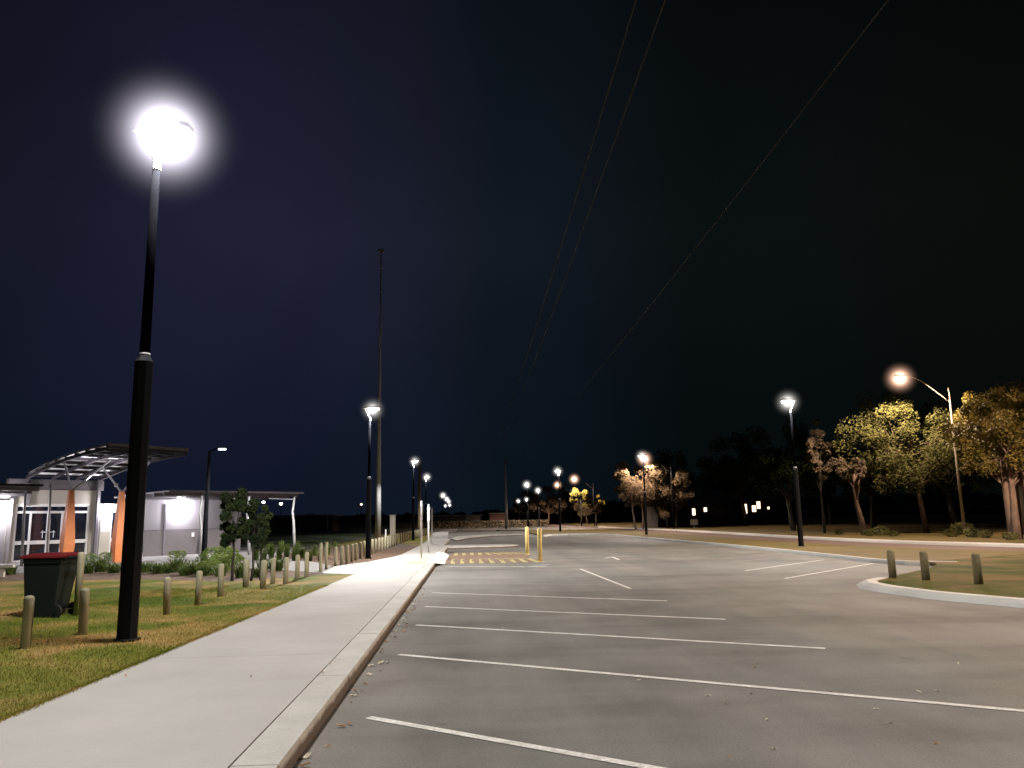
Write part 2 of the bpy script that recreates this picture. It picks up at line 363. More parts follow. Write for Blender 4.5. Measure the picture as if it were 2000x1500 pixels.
# pram ramp: a kerb let down to the crossing
bm = bmesh.new()
a = [(-1.67, 28.0, .121), (KX(28), 28.0, .118), (-1.05, 29.2, .012), (-1.05, 35.6, .012), (KX(37), 37.2, .118), (-1.69, 37.2, .121), (-1.69, 35.6, .121), (-1.69, 29.2, .121)]
vs = [bm.verts.new(p) for p in a]
for f in ((0, 1, 2, 7), (7, 2, 3, 6), (6, 3, 4, 5)): bm.faces.new([vs[i] for i in f])
struct('ramp', bm, 'pale')
bm = bmesh.new(); prism(bm, [(-2.35, 27.2), (-1.70, 27.2), (-1.70, 33.6), (-2.35, 33.6)], .06, .126); struct('tactile_paving', bm, 'tact')
# dark gutter line where dirt gathers
bm = bmesh.new(); vs = [bm.verts.new((KX(y) + dx, y, .004)) for dx, y in ((0.0, -12), (.035, -12), (.03, 27.8), (0.0, 27.8))]; bm.faces.new(vs); struct('gutter', bm, 'gap')

# lawn with its mulch bed and plaza beyond
lawn = [(LX(y), y) for y in (-12, 5, 14, 23.2)] + [(-3.50, 23.75), (-4.24, 23.6), (-5.2, 22.7), (-6.4, 21.6), (-9.4, 23.1), (-13.5, 23.7), (-40, 24), (-40, -12)]
slab('lawn', lawn, .105, 'lawn')
slab('mulch_bed', [(-3.50, 23.76), (-4.24, 23.61), (-5.2, 22.71), (-6.4, 21.61), (-9.4, 23.11), (-13.5, 23.71), (-40, 24.01), (-40, 27), (-15.7, 27.2), (-13.4, 28.3), (-11, 28.0), (-8.6, 28.4), (-5.4, 25.2), (-4.3, 23.9)], .10, 'mulch')
slab('plaza', [(-40, 27.01), (-15.7, 27.21), (-13.4, 28.31), (-11, 28.01), (-8.6, 28.41), (-5.4, 25.21), (-4.45, 24.2), (-4.7, 27.4), (-6.0, 30.5), (-9.0, 36), (-10, 48), (-40, 60)], .112, mat('plaza_concrete', (.27, .26, .25), .85, var=.1, scale=.8))
slab('branch_path', [(-3.42, 23.3), (-4.42, 23.95), (-4.66, 27.32), (-3.12, 34.2)][:1] + [(-4.44, 23.98), (-4.68, 27.3), (-3.9, 29.6), (-3.13, 34.3), (LX(30) - .003, 30), (LX(26) - .003, 26)], .119, 'pale')
slab('side_mulch', [(-4.70, 27.42), (-3.92, 29.7), (-3.16, 34.45), (-3.12, 46), (-5.2, 52), (-8.9, 48), (-8.9, 36.4), (-6.0, 30.6)], .10, 'mulch')
slab('side_grass', [(-3.11, 46.1), (-3.12, 48.0), (-3.42, 60), (-4.45, 90), (-9, 90), (-9, 48.2), (-5.2, 52.1)], .10, 'lawn')
slab('sports_field', [(-12, 62), (-12, 300), (-250, 300), (-250, 62)], .05, mat('field_grass', (.03, .05, .015), .95, var=.3, scale=.3))

# islands across the end of the first bays
for nm, poly in (('median_island', [(-1.9, 43.2), (2.0, 43.7), (2.5, 44.6), (2.0, 46.2), (-1.9, 46.2)]),
                 ('far_median', [(-1.2, 57), (-.4, 63), (1.6, 69.6), (4.4, 70.6), (4.4, 72.8), (.4, 72.4), (-1.4, 68), (-1.7, 61)]),
                 ('end_island', [(3.2, 98), (6.4, 98), (6.8, 102), (3.0, 102)]),
                 ('end_path', [(-4.2, 96), (-2.3, 96), (-2.3, 112), (-4.2, 112)])):
    slab(nm, poly, .123, 'kerb')

# right-hand kerb and verges
kin = [(6.0, 66.6), (6.9, 69.4), (8.4, 70.6), (10.2, 69.6), (11.4, 64.6), (12.0, 50), (12.6, 41), (12.8, 34.4), (12.8, 29), (12.75, 25.4), (13.1, 23.9), (14.3, 23.1)]
bm = bmesh.new(); strip(bm, kin, .32, -.03, .12, -1, .5); struct('verge_kerb', bm, 'kerbtop')
isl = [(60, -30), (24, -4), (14.2, 5.2), (9.3, 12.7), (8.45, 14.8), (8.25, 16.2), (8.3, 17.1), (8.62, 17.9), (9.3, 18.6), (10.2, 19.15), (12.2, 21.2), (13.6, 22.9)]
bm = bmesh.new(); strip(bm, isl[:9], .46, -.03, .12, 1, .55); struct('island_kerb', bm, 'kerbtop')
def offs(pts, w, side):
    pts = [Vector(p) for p in pts]; o = []
    for i, p in enumerate(pts):
        d = (pts[min(i + 1, len(pts) - 1)] - pts[max(i - 1, 0)]).normalized(); o.append(tuple(p + Vector((d.y, -d.x)) * w * side))
    return o
ki, ii = offs(kin, .325, -1), offs(isl, .465, 1)
rn = [(15.2, 92), (15.6, 82), (16.0, 67), (16.3, 53), (16.6, 44), (17.3, 36.3), (18.6, 31), (20.6, 27.5), (25, 20), (38, 4), (64, -24)]
slab('right_verge', [p for p in ki[:10]] + [(13.6, 23.6)] + rn[:8][::-1] + [(6.5, 92), (5.6, 80)], .105, 'dry')
slab('grass_island', ii[:9] + [(10.3, 19.1), (12.2, 21.0), (13.4, 22.6), (13.75, 23.62)] + rn[7:], .103, lawn_mat('island_lawn', .55))
rf = [(17.5, 112), (19.0, 91), (20.1, 78), (20.3, 62), (20.2, 52), (20.5, 44), (21.4, 38), (23.4, 32), (27, 26), (36, 14), (60, -8), (90, -36)]
bm = bmesh.new()
rn2 = [(14.8, 112)] + rn[:] ; rn2[-1] = (86, -46)
a = [bm.verts.new((x, y, .012)) for x, y in rn2]; b = [bm.verts.new((x, y, .012)) for x, y in rf]
for i in range(len(a) - 1): bm.faces.new((a[i], b[min(i, 10)], b[i + 1], a[i + 1]))
struct('road', bm, 'road')
slab('road_end', [(14.79, 112), (17.5, 112), (17, 200), (10, 260), (5, 260), (11, 200)], .012, 'road')
bm = bmesh.new(); strip(bm, rf, .5, -.03, .16, -1, .5); struct('road_kerb', bm, 'kerbtop')
slab('far_verge', [(p[0], p[1]) for p in offs(rf, .505, -1)] + [(140, -30), (140, 260), (19, 260)], .11, 'dry')

# painted lines
def line(name, a, b, w=.085, m='paint', z=.0045):
    a, b = Vector(a[:2]), Vector(b[:2]); d = (b - a).normalized(); n = Vector((d.y, -d.x)) * w / 2
    bm = bmesh.new(); bm.faces.new([bm.verts.new((*p, z)) for p in (a + n, b + n, b - n, a - n)]); return struct(name, bm, m)
for a_, b_ in (((-.90, 7.05), (3.2, 3.92)), ((-.93, 10.14), (5.3, 6.1)), ((-.92, 12.85), (4.28, 9.78)), ((-.93, 15.45), (3.96, 12.63)), ((-.93, 18.24), (3.72, 15.46)), ((-.9, 4.0), (3.2, .9))):
    line('parking_line', a_, b_, .09)
line('parking_line', (-.93, 21.0), (3.3, 19.2), .07, 'worn')
line('parking_line', (-.9, 25.6), (3.35, 25.1), .06, 'worn')
line('parking_line', (3.35, 25.2), (3.55, 18.2), .085, 'paint')
line('stop_line', (-.9, 27.9), (2.4, 26.7), .12, 'paint')
line('accessible_bay_mark', g(1015, 1108), g(1073, 1103), .16, 'teal')
line('accessible_bay_mark', g(1000, 1091), g(1036, 1088), .2, 'teal')
for k in range(11):
    y0 = 19.99 + 2.95 * k; line('parking_line', (7.85, y0), (12.1 if k else 12.72, y0 + (4.3 if k else 4.95)), .085, 'paint' if k < 2 else 'worn')
bm = bmesh.new(); pts = [g(1182, 1090, .0045), g(1196, 1088, .0045), g(1209, 1093, .0045)]
for a, b in zip(pts, pts[1:]):
    d = (b - a).normalized(); n = Vector((d.y, -d.x, 0)) * .06; bm.faces.new([bm.verts.new(p) for p in (a + n, b + n, b - n, a - n)])
struct('arrow_mark', bm, 'paint')
# raised brown crossing with yellow ramp marks
bm = bmesh.new(); x0, x1 = -1.05, 2.2
prof = [(29.2, .004), (30.6, .075), (36.7, .075), (37.6, .004)]
vs = [[bm.verts.new((x, y, z)) for y, z in prof] for x in (x0, x1)]
for i in range(3): bm.faces.new((vs[0][i], vs[1][i], vs[1][i + 1], vs[0][i + 1]))
bm.faces.new(vs[0]); bm.faces.new(vs[1][::-1]); struct('raised_crossing', bm, 'brick')
bm = bmesh.new()
for i in range(9):
    xc = -.78 + i * .35; sk = max(-.0, (i - 3)) * .06
    bm.faces.new([bm.verts.new(p) for p in ((xc - .07 + sk, 29.25, .014), (xc + .09 + sk, 29.25, .014), (xc + .08 + sk * .3, 30.6, .0795), (xc + .06 - sk, 31.1, .0795), (xc - .07 - sk, 31.1, .0795), (xc - .07 + sk * .3, 30.6, .0795))])
    bm.faces.new([bm.verts.new(p) for p in ((xc - .07 + sk * 1.5, 34.3, .0795), (xc + .09 + sk * 1.5, 34.3, .0795), (xc + .06 - sk, 36.4, .0795), (xc - .08 - sk, 36.4, .0795))])
struct('crossing_ramp_marks', bm, 'yellow')

# ------------------------------------------------------------------ lamps
def lamp_light(parent, loc, col, power, name='lamp_light', k=2.0, spot=150, r=.12):
    ld = bpy.data.lights.new(name, 'SPOT'); ld.energy = power; ld.color = col; ld.spot_size = math.radians(spot); ld.spot_blend = .35; ld.shadow_soft_size = r
    # batwing optics: more light at wide angles, as in a road lantern
    ld.use_nodes = True; n = ld.node_tree; em = [x for x in n.nodes if x.type == 'EMISSION'][0]
    t = n.nodes.new('ShaderNodeTexCoord'); s = n.nodes.new('ShaderNodeSeparateXYZ'); n.links.new(t.outputs['Normal'], s.inputs[0])
    ab = n.nodes.new('ShaderNodeMath'); ab.operation = 'ABSOLUTE'; n.links.new(s.outputs[2], ab.inputs[0])
    mxx = n.nodes.new('ShaderNodeMath'); mxx.operation = 'MAXIMUM'; mxx.inputs[1].default_value = .26; n.links.new(ab.outputs[0], mxx.inputs[0])
    pw = n.nodes.new('ShaderNodeMath'); pw.operation = 'POWER'; pw.inputs[1].default_value = -k; n.links.new(mxx.outputs[0], pw.inputs[0])
    n.links.new(pw.outputs[0], em.inputs['Strength'])
    o = bpy.data.objects.new(name, ld); C.objects.link(o); o.parent = parent; o.location = loc; return o
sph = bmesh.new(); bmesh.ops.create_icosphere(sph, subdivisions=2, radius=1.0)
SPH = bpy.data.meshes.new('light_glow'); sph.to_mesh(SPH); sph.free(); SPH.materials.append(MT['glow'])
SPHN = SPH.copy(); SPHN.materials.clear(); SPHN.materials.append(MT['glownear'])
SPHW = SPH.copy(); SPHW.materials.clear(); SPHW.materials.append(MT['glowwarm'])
HP = 6.2
def make_street_lamp(label, group):
    t = thing('street_lamp', (0, 0, 0), label, 'street lamp', group)
    bm = bmesh.new(); lathe(bm, [(.122, 0), (.116, 3.52), (.072, 3.60)], 8); obj('lower_pole', bm, 'darkpole', t)
    bm = bmesh.new(); lathe(bm, [(.16, 0), (.16, .03), (.13, .035)], 12); obj('base_plate', bm, 'darkpole', t)
    bm = bmesh.new(); lathe(bm, [(.066, 3.60), (.05, HP)], 10); obj('upper_pole', bm, 'lamppole', t, True)
    bm = bmesh.new(); lathe(bm, [(.070, 3.605), (.072, 3.62), (.068, 3.635)], 10); obj('collar', bm, 'arm', t)  # glint at the pole joint put into this ring's pale colour
    bm = bmesh.new(); lathe(bm, [(.058, HP), (.058, HP + .14)], 10); obj('pole_cap', bm, 'arm', t)
    bm = bmesh.new()
    tube(bm, [(0, 0, HP + .12), (-.05, 0, HP + .2), (-.24, .0, HP + .52), (-.26, 0, HP + .60)], [.03, .032, .032, .028], 8); obj('arm', bm, 'arm', t, True)
    bm = bmesh.new()       # flat lantern body, tilted a little
    P = [(-.34, .07), (-.30, .10), (.10, .16), (.38, .15), (.46, .09), (.46, -.09), (.38, -.15), (.10, -.16), (-.30, -.10), (-.34, -.07)]
    prism(bm, P, HP + .56, HP + .62); prism(bm, [(x * .8 + .02, y * .7) for x, y in P], HP + .62, HP + .66); obj('lantern', bm, 'arm', t)
    bm = bmesh.new(); prism(bm, [(-.08, -.12), (.38, -.12), (.38, .12), (-.08, .12)], HP + .47, HP + .556)
    ln = obj('lamp_lens', bm, 'light', t)
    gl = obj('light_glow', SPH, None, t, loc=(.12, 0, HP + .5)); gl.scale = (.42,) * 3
    return t
proto = make_street_lamp('tall black street lamp in the lawn, nearest and brightest of all', 'black street lamps')
lamps = []
def put_lamp(P, rz, label, power, sc_=1.0, glow=.42, first=False, col=(1.0, .965, .925), zz=.1, k=2.0):
    t = proto if first else dup(proto, (P[0], P[1], zz), rz, label, sc_)
    if first: t.location = (P[0], P[1], zz); t.rotation_euler = (0, 0, rz); t['label'] = label; t.scale = (sc_,) * 3
    for c in t.children:
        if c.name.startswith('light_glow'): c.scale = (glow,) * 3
    lamps.append((t, power, col, k)); return t
G = 'black street lamps'
lp = put_lamp((-4.66, 11.18), math.radians(-8), 'tall black street lamp in the lawn, nearest and brightest of all', 2350, 1.085, 1.15, True)
put_lamp((-4.26, 32.61), math.radians(-5), 'black street lamp standing in the mulch beside the bright crossing slab', 3700, .905, .75)
put_lamp((-4.45, 59.2), math.radians(-5), 'black street lamp beside the brown utility pole behind the white sign posts', 1300, .865, .75)
put_lamp((-5.0, 84), math.radians(-5), 'black street lamp just right of the three white sign posts', 1200, .88, .9)
for i, (px, py, Y, s) in enumerate(((862, 968, 150, .95), (869, 974, 178, .95), (873, 979, 206, .95), (867, 987, 234, .85), (875, 986, 262, .95))):
    gp = g(px, 1400, 0); x = (px - 920) / 1530 * Y; x = x * 1.02
    put_lamp((x, Y), math.radians(-5), ['topmost', 'second highest', 'middle', 'lower left', 'lower right'][i] + ' of the five tiny distant street lamps in the left row', 400, s * .93, 1.25, zz=0)
put_lamp((15.04, 36.06), math.radians(190), 'black street lamp on the grass verge in front of the right-hand trees', 1700, 1.0, .8)
put_lamp((13.77, 62.94), math.radians(190), 'black street lamp on the verge in front of the brown-leaved trees', 1300, .93, .8)
put_lamp((9.0, 82.4), math.radians(185), 'black street lamp on the verge left of the small yellow-lit tree', 1300, .93, .9)
put_lamp((8.15, 118), math.radians(185), 'distant black street lamp behind the left yellow bollard', 700, .94, 1.15)
put_lamp((10.6, 128), math.radians(185), 'distant black street lamp behind the right yellow bollard', 500, .86, 1.15)
put_lamp((8.9, 131), math.radians(185), 'lower distant street lamp seen right under the one behind the left yellow bollard', 500, .66, 1.15)
put_lamp((8.6, 150), math.radians(185), 'leftmost tiny street lamp of the distant right-hand cluster', 500, .68, 1.2)
put_lamp((16.5, 9.5), math.radians(190), 'black street lamp on the grass island beyond the right edge of the photo', 1300, 1.0, .8)
put_lamp((-4.7, -9.5), math.radians(-8), 'black street lamp in the lawn behind the photographer', 2100, 1.02, .8)

def road_lamp(P, ang, h, reach, label, power, glow, s=1.0):
    pm = 'tanpole' if P[1] < 60 else 'darkpole'; s = s if P[1] < 60 else .75
    t = thing('road_lamp', (P[0], P[1], .1), label, 'street lamp', 'warm road lamps on curved arms', ang)
    bm = bmesh.new(); tube(bm, [(0, 0, 0), (0, 0, h * .5), (0, 0, h)], [.10 * s, .075 * s, .05 * s], 10); obj('pole', bm, pm, t, True)
    bm = bmesh.new(); pts = [(0, 0, h - 1.15)]
    for i in range(9):
        a = i / 8; pts.append((-reach * (1 - (1 - a) ** 1.15), 0, h - 1.0 + 1.75 * math.sin(a * PI / 2)))
    tube(bm, pts, [.035 * s] * len(pts), 8); obj('arm', bm, pm, t, True)
    zt = h + .75
    bm = bmesh.new(); prism(bm, [(-reach - .75, -.11), (-reach - .6, -.17), (-reach - .1, -.15), (-reach + .08, -.06), (-reach + .08, .06), (-reach - .1, .15), (-reach - .6, .17), (-reach - .75, .11)], zt - .06, zt + .1); obj('lantern', bm, 'greypole', t)
    bm = bmesh.new(); prism(bm, [(-reach - .68, -.13), (-reach - .18, -.13), (-reach - .18, .13), (-reach - .68, .13)], zt - .19, zt - .063); obj('lamp_lens', bm, 'warmlight', t)
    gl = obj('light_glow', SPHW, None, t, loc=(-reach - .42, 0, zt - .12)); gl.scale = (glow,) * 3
    lamp_light(t, (-reach - .42, 0, zt - .3), (1.0, .70, .50), power, r=.2, spot=163)
    return t
road_lamp((29.9, 47.2), math.radians(-6), 9.15, 2.5, 'tall tan road lamp on a curved arm in front of the right-hand trees', 3300, 1.2)
road_lamp((21.6, 85), math.radians(10), 6.9, 2.6, 'warm road lamp shining over the brown-leaved trees', 2100, 1.2)
road_lamp((18.5, 121), math.radians(10), 6.5, 2.6, 'warm road lamp above the small yellow-lit tree', 3300, 1.2)
road_lamp((18.6, 150), math.radians(10), 6.8, 2.2, 'distant warm road lamp above the dark clump of far trees', 2500, 1.2)
road_lamp((29.5, 20), math.radians(-30), 9.1, 2.6, 'tan road lamp on a curved arm beyond the right edge of the photo', 5600, .8)

for t, power, col, k in lamps:
    s = t.scale[0]; near = abs(t.location[1] - 11.18) < .01
    lamp_light(t, (.24, 0, HP + .42), col, power, k=k)
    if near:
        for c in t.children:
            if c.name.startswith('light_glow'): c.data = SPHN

# path lamp by the building, small distant field lamps
t = thing('path_lamp', (-11.04, 33.41, .1), 'dark path lamp post in front of the grey building wall', 'street lamp')
bm = bmesh.new(); tube(bm, [(0, 0, 0), (0, 0, 2.4), (.03, 0, 4.5)], [.12, .09, .06], 8); obj('pole', bm, 'darkpole', t)
bm = bmesh.new(); tube(bm, [(.03, 0, 4.48), (.3, 0, 4.58), (.45, 0, 4.60)], .03, 6); prism(bm, [(.36, -.08), (.72, -.08), (.72, .08), (.36, .08)], 4.60, 4.66); obj('arm', bm, 'darkpole', t)
bm = bmesh.new(); prism(bm, [(.40, -.07), (.68, -.07), (.68, .07), (.40, .07)], 4.54, 4.598); obj('lamp_lens', bm, emit('dim_lamp_glass', (.85, .92, 1), 6), t)
for px, py, Y, lb in ((496, 990, 130, 'left of the three small field lamps seen under the verandah roof'), (521, 983, 135, 'middle and highest of the three small field lamps under the verandah roof'),
                      (554, 986, 130, 'right of the three small field lamps seen under the verandah roof'), (706, 987, 150, 'lone tiny field lamp left of the tall grey mast')):
    P = g(px, 1013 + 1.6 * 1530 / Y, 0); P = Vector(((px - 920) / 1530 * Y, Y, 0)); z = hgt(px, py, P)
    t = thing('field_lamp', P, lb, 'lamp', 'small lamps across the dark field')
    bm = bmesh.new(); tube(bm, [(0, 0, 0), (0, 0, z)], [.08, .05], 6); obj('pole', bm, 'darkpole', t)
    bm = bmesh.new(); lathe(bm, [(.1, z), (.24, z + .1), (.24, z + .25), (.1, z + .35)], 10); obj('lamp_lens', bm, 'light' if px < 700 else 'dimlight', t)

# ------------------------------------------------------------------ masts, poles, wires
def mast(px, base, r0, r1, h, label, m, heads=True):
    P = g(px, base, .05); t = thing('floodlight_mast', P, label, 'mast')
    bm = bmesh.new(); tube(bm, [(0, 0, 0), (0, 0, h * .5), (0, 0, h)], [r0, (r0 + r1) * .42, r1], 12); obj('pole', bm, 'steel', t, True)
    if heads:
        bm = bmesh.new(); tube(bm, [(-.2, 0, h), (.2, 0, h)], .04, 6)
        obj('crossarm', bm, m, t)
        for k in (-.13, .13):
            bm = bmesh.new(); box(bm, k - .11, k + .11, -.25, .1, h + .05, h + .22); obj('floodlight', bm, 'rafter', t)
    return t
mast(738, 1055, .25, .04, 23.6, 'very tall grey floodlight mast rising behind the second street lamp', 'greypole')
t = mast(989, 1033, .22, .12, 9.6, 'slim grey pole on the far island at the centre of the view', 'greypole', False)
P = g(809, 1053, .05); t = thing('utility_pole', (P.x + .15, P.y + 4, 0), 'brown utility pole right behind the third street lamp', 'pole')
bm = bmesh.new(); tube(bm, [(0, 0, 0), (0, 0, 6.6)], [.15, .11], 10); obj('post', bm, 'wood', t, True)
for x, lb in ((2.57, 'leftmost of the thin overhead wires crossing the night sky'), (3.02, 'middle overhead wire, close beside the leftmost one'), (6.5, 'rightmost overhead wire crossing the night sky')):
    bm = bmesh.new(); tube(bm, [(x, -25 + i * 6, 9.5 + .0012 * (i * 6 - 75) ** 2 * .25 - .5) for i in range(26)], .014, 6)
    tag(obj('overhead_wire', bm, 'wire'), lb, 'wire', 'overhead wires')

# ------------------------------------------------------------------ bollards
def bollard_mesh(h, r):
    bm = bmesh.new(); lathe(bm, [(r, 0), (r, h - r * .75), (r * .93, h - r * .4), (r * .7, h - r * .12), (r * .3, h)], 14)
    return bm
bprot = thing('timber_bollard', (0, 0, 0), '', 'bollard', 'round-topped timber bollards along the path')
obj('post', bollard_mesh(.66, .062), 'timber', bprot, True)
tops = [(58, 1163), (168, 1147), (330, 1124), (389, 1113), (433, 1103), (482, 1092), (515, 1094), (534, 1088), (559, 1088), (581, 1084), (600, 1080)]
desc = ['nearest timber bollard, left of the wheelie bin foot', 'timber bollard between the wheelie bin and the nearest street lamp', 'first timber bollard right of the nearest street lamp, in the lawn',
        'second timber bollard right of the nearest street lamp, in the lawn', 'third timber bollard right of the nearest street lamp, left of the young trees',
        'timber bollard standing between the two young tree trunks', 'timber bollard just right of the young tree trunks', 'second timber bollard right of the young tree trunks',
        'third timber bollard right of the young tree trunks', 'fourth timber bollard right of the young tree trunks', 'last short timber bollard before the two taller posts']
first = True
for (px, py), lb in zip(tops, desc):
    P = g(px, py, .76); loc = (P.x, P.y, .1); rz = R.uniform(0, 6)
    if first: bprot.location = loc; bprot['label'] = lb; first = False
    else:
        o = dup(bprot, loc, rz, lb); o.rotation_euler = (R.uniform(-.03, .03), R.uniform(-.03, .03), rz); o.scale = (R.uniform(.95, 1.08),) * 2 + (R.uniform(.96, 1.04),)
        if px > 480 and px < 530: o.scale = (1.15, 1.15, 1.0)
row = [(-4.70, 27.6), (-4.64, 28.5), (-4.58, 29.3), (-4.54, 30.2), (-4.56, 31.3), (-4.60, 32.9)] + [(-4.62 - i * .004, 34.2 + 1.35 * i) for i in range(12)]
for i, (x, y) in enumerate(row): dup(bprot, (x, y, .1), R.uniform(0, 6), ORD[i] + ' timber bollard counting away from the two taller posts, along the mulch bed')
row = [(-4.7, 52 + 1.6 * i) for i in range(19)]
for i, (x, y) in enumerate(row): dup(bprot, (x + .01 * i, y, .1), R.uniform(0, 6), ORD[i] + ' nearest bollard of the far row along the grass strip beside the distant footpath')
for (px, top, base), lb in zip(((626, 1065, 1117), (637, 1062, 1112)), ('left of the two taller slim timber posts at the branch path', 'right of the two taller slim timber posts at the branch path')):
    P = g(px, base, .11); t = thing('timber_post', P, lb, 'post', 'taller posts at the branch path'); obj('post', bollard_mesh(.86, .05), 'timber', t, True)
P = g(150, 1203, .1); t = thing('timber_post', P, 'tall brown timber post standing right beside the wheelie bin', 'post'); obj('post', bollard_mesh(1.08, .06), 'timber', t, True)
DKT = bprot.children[0].data.copy(); DKT.materials.clear(); DKT.materials.append(mat('dark_timber', (.20, .16, .085), .9, var=.2, scale=4, fine=.2, fscale=30))
for (px, top, base), lb in zip(((1744, 1077, 1128), (1809, 1079, 1133), (1912, 1080, 1141)), ('left of the three timber bollards on the right grass island', 'middle timber bollard on the right grass island', 'right of the three timber bollards on the right grass island')):
    P = g(px, base, .1); o = dup(bprot, (P.x, P.y, .1), R.uniform(0, 6), lb, (1.4, 1.4, .96)); o.children[0].data = DKT
ob = None
for (px, base), lb in zip(((1055, 1097), (1030, 1083)), ('right and nearer of the two tall yellow bollards at the crossing', 'left and farther of the two tall yellow bollards at the crossing')):
    P = g(px, base, .0)
    if ob is None:
        ob = thing('yellow_bollard', P, lb, 'bollard', 'yellow steel bollards'); obj('post', bollard_mesh(1.22, .082), 'bolly', ob, True)
        bm = bmesh.new(); lathe(bm, [(.13, 0), (.13, .015), (.09, .018)], 12); obj('base_plate', bm, 'bolly', ob)
    else: dup(ob, P, 1.0, lb)

# white sign posts seen edge-on
for (px, base, top), lb in zip(((823, 1090, 978), (837, 1079, 985), (843.5, 1062, 991)), ('nearest and tallest white sign post on the footpath', 'middle white sign post on the footpath', 'farthest white sign post on the footpath')):
    P = g(px, base, .12); h = hgt(px, top, P) - .12; ang = math.atan2(P.y, P.x)
    t = thing('sign_post', P, lb, 'sign post', 'white sign posts seen edge-on', ang)
    bm = bmesh.new(); tube(bm, [(0, 0, 0), (0, 0, h)], .036, 8); obj('pole', bm, 'white', t, True)
    bm = bmesh.new(); box(bm, -.02, .34, .040, .056, h - .75, h - .12); box(bm, -.02, .34, -.056, -.040, h - .75, h - .12); obj('sign_plate', bm, 'white', t)
    bm = bmesh.new(); box(bm, -.03, .03, -.04, .04, h - .30, h - .26); box(bm, -.03, .03, -.04, .04, h - .62, h - .58); obj('bracket', bm, 'greypole', t)
P = g(767, 1050, .1); t = thing('concrete_pillar', P, 'pale square concrete pillar behind the far bollards', 'pillar')
bm = BX(-.22, .22, -.22, .22, 0, 1.85); bmesh.ops.bevel(bm, geom=bm.edges[:], offset=.03, segments=2, affect='EDGES'); obj('shaft', bm, 'cream', t); obj('cap', BX(-.26, .26, -.26, .26, 1.852, 1.92), 'cream', t)
P = g(753, 1070, .1); t = thing('marker_post', P, 'thin white marker post left of the concrete pillar', 'post'); bm = bmesh.new(); lathe(bm, [(.045, 0), (.045, .95), (.02, 1.0)], 8); obj('post', bm, 'white', t)

# ------------------------------------------------------------------ wheelie bin
P = g(96, 1204, .1); t = thing('wheelie_bin', P, 'dark green wheelie bin with a red lid in the lawn', 'bin', None, math.radians(-6))
def frust(bm, b, tp, z0, z1, yb=0, yt=0):
    v = [bm.verts.new((sx * b[0], sy * b[1] + yb, z0)) for sx, sy in ((-1, -1), (1, -1), (1, 1), (-1, 1))] + [bm.verts.new((sx * tp[0], sy * tp[1] + yt, z1)) for sx, sy in ((-1, -1), (1, -1), (1, 1), (-1, 1))]
    for f in ((3, 2, 1, 0), (4, 5, 6, 7), (0, 1, 5, 4), (1, 2, 6, 5), (2, 3, 7, 6), (3, 0, 4, 7)): bm.faces.new([v[i] for i in f])
# seen side-on: wheels and handle to the right (+x)
bm = bmesh.new(); v = []
for (x0, x1, hy, z) in ((-.30, .10, .22, .0), (-.31, .20, .225, .16), (-.355, .30, .285, .93), (-.375, .325, .30, .935), (-.375, .325, .30, .985)):
    v.append([bm.verts.new(p) for p in ((x0, -hy, z), (x1, -hy, z), (x1, hy, z), (x0, hy, z))])
for a, b in zip(v, v[1:]):
    for k in range(4): bm.faces.new((a[k], a[(k + 1) % 4], b[(k + 1) % 4], b[k]))
bm.faces.new(v[0][::-1]); bm.faces.new(v[-1])
bmesh.ops.bevel(bm, geom=[e for e in bm.edges], offset=.018, segments=2, affect='EDGES'); obj('bin_body', bm, 'binbody', t)
bm = bmesh.new(); v = []
for (x0, x1, hy, z) in ((-.40, .34, .315, .99), (-.41, .36, .32, 1.015), (-.39, .35, .30, 1.045), (-.25, .30, .20, 1.075)):
    v.append([bm.verts.new(p) for p in ((x0, -hy, z), (x1, -hy, z), (x1, hy, z), (x0, hy, z))])
for a, b in zip(v, v[1:]):
    for k in range(4): bm.faces.new((a[k], a[(k + 1) % 4], b[(k + 1) % 4], b[k]))
bm.faces.new(v[0][::-1]); bm.faces.new(v[-1]); bmesh.ops.bevel(bm, geom=[e for e in bm.edges], offset=.01, segments=2, affect='EDGES'); obj('lid', bm, 'binlid', t)
bm = bmesh.new(); tube(bm, [(.41, -.24, 1.0), (.41, .24, 1.0)], .018, 8); tube(bm, [(.32, -.2, .95), (.41, -.2, 1.0)], .015, 6); tube(bm, [(.32, .2, .95), (.41, .2, 1.0)], .015, 6); obj('handle', bm, 'binbody', t)
bm = bmesh.new(); tube(bm, [(.27, -.25, .11), (.27, .25, .11)], .012, 6); obj('axle', bm, 'rubber', t)
for s in (-1, 1):
    bm = bmesh.new(); tube(bm, [(.27, s * .235, .11), (.27, s * .29, .11)], .11, 18); wh = obj('wheel', bm, 'rubber', t)
    bm = bmesh.new(); tube(bm, [(.27, s * .291, .11), (.27, s * .297, .11)], .045, 12); obj('hub', bm, 'binbody', wh)

# ------------------------------------------------------------------ community building
HD = math.radians(42); D = Vector((math.sin(HD), math.cos(HD), 0)); N = Vector((D.y, -D.x, 0))
O = g(26, 1100, .11); O.z = .11
bld = thing('community_building', O, 'single-storey community building with lit verandah, glass doors and a raised canopy roof', 'building', None, math.atan2(D.y, D.x))
def S(px, py, n=0.0):
    """(along, height) where a sight line meets the upright plane n metres in front of the facade"""
    d = fw * F + rt * (px - 1000) - up * (py - 750); q = O + N * n
    k = (q - CP).dot(N) / d.dot(N); P = CP + d * k - O; return P.dot(D), P.z
def X(px, n=0.0): return S(px, 1000, n)[0]
def Z(px, py, n=0.0): return S(px, py, n)[1]
def fb(name, x0, x1, z0, z1, n0, n1, m, parent=bld):      # box between facade coordinates, n outwards
    return obj(name, BX(x0, x1, -n1, -n0, z0, z1), m, parent)
xA, xB, xC = X(-160), X(222), X(472)
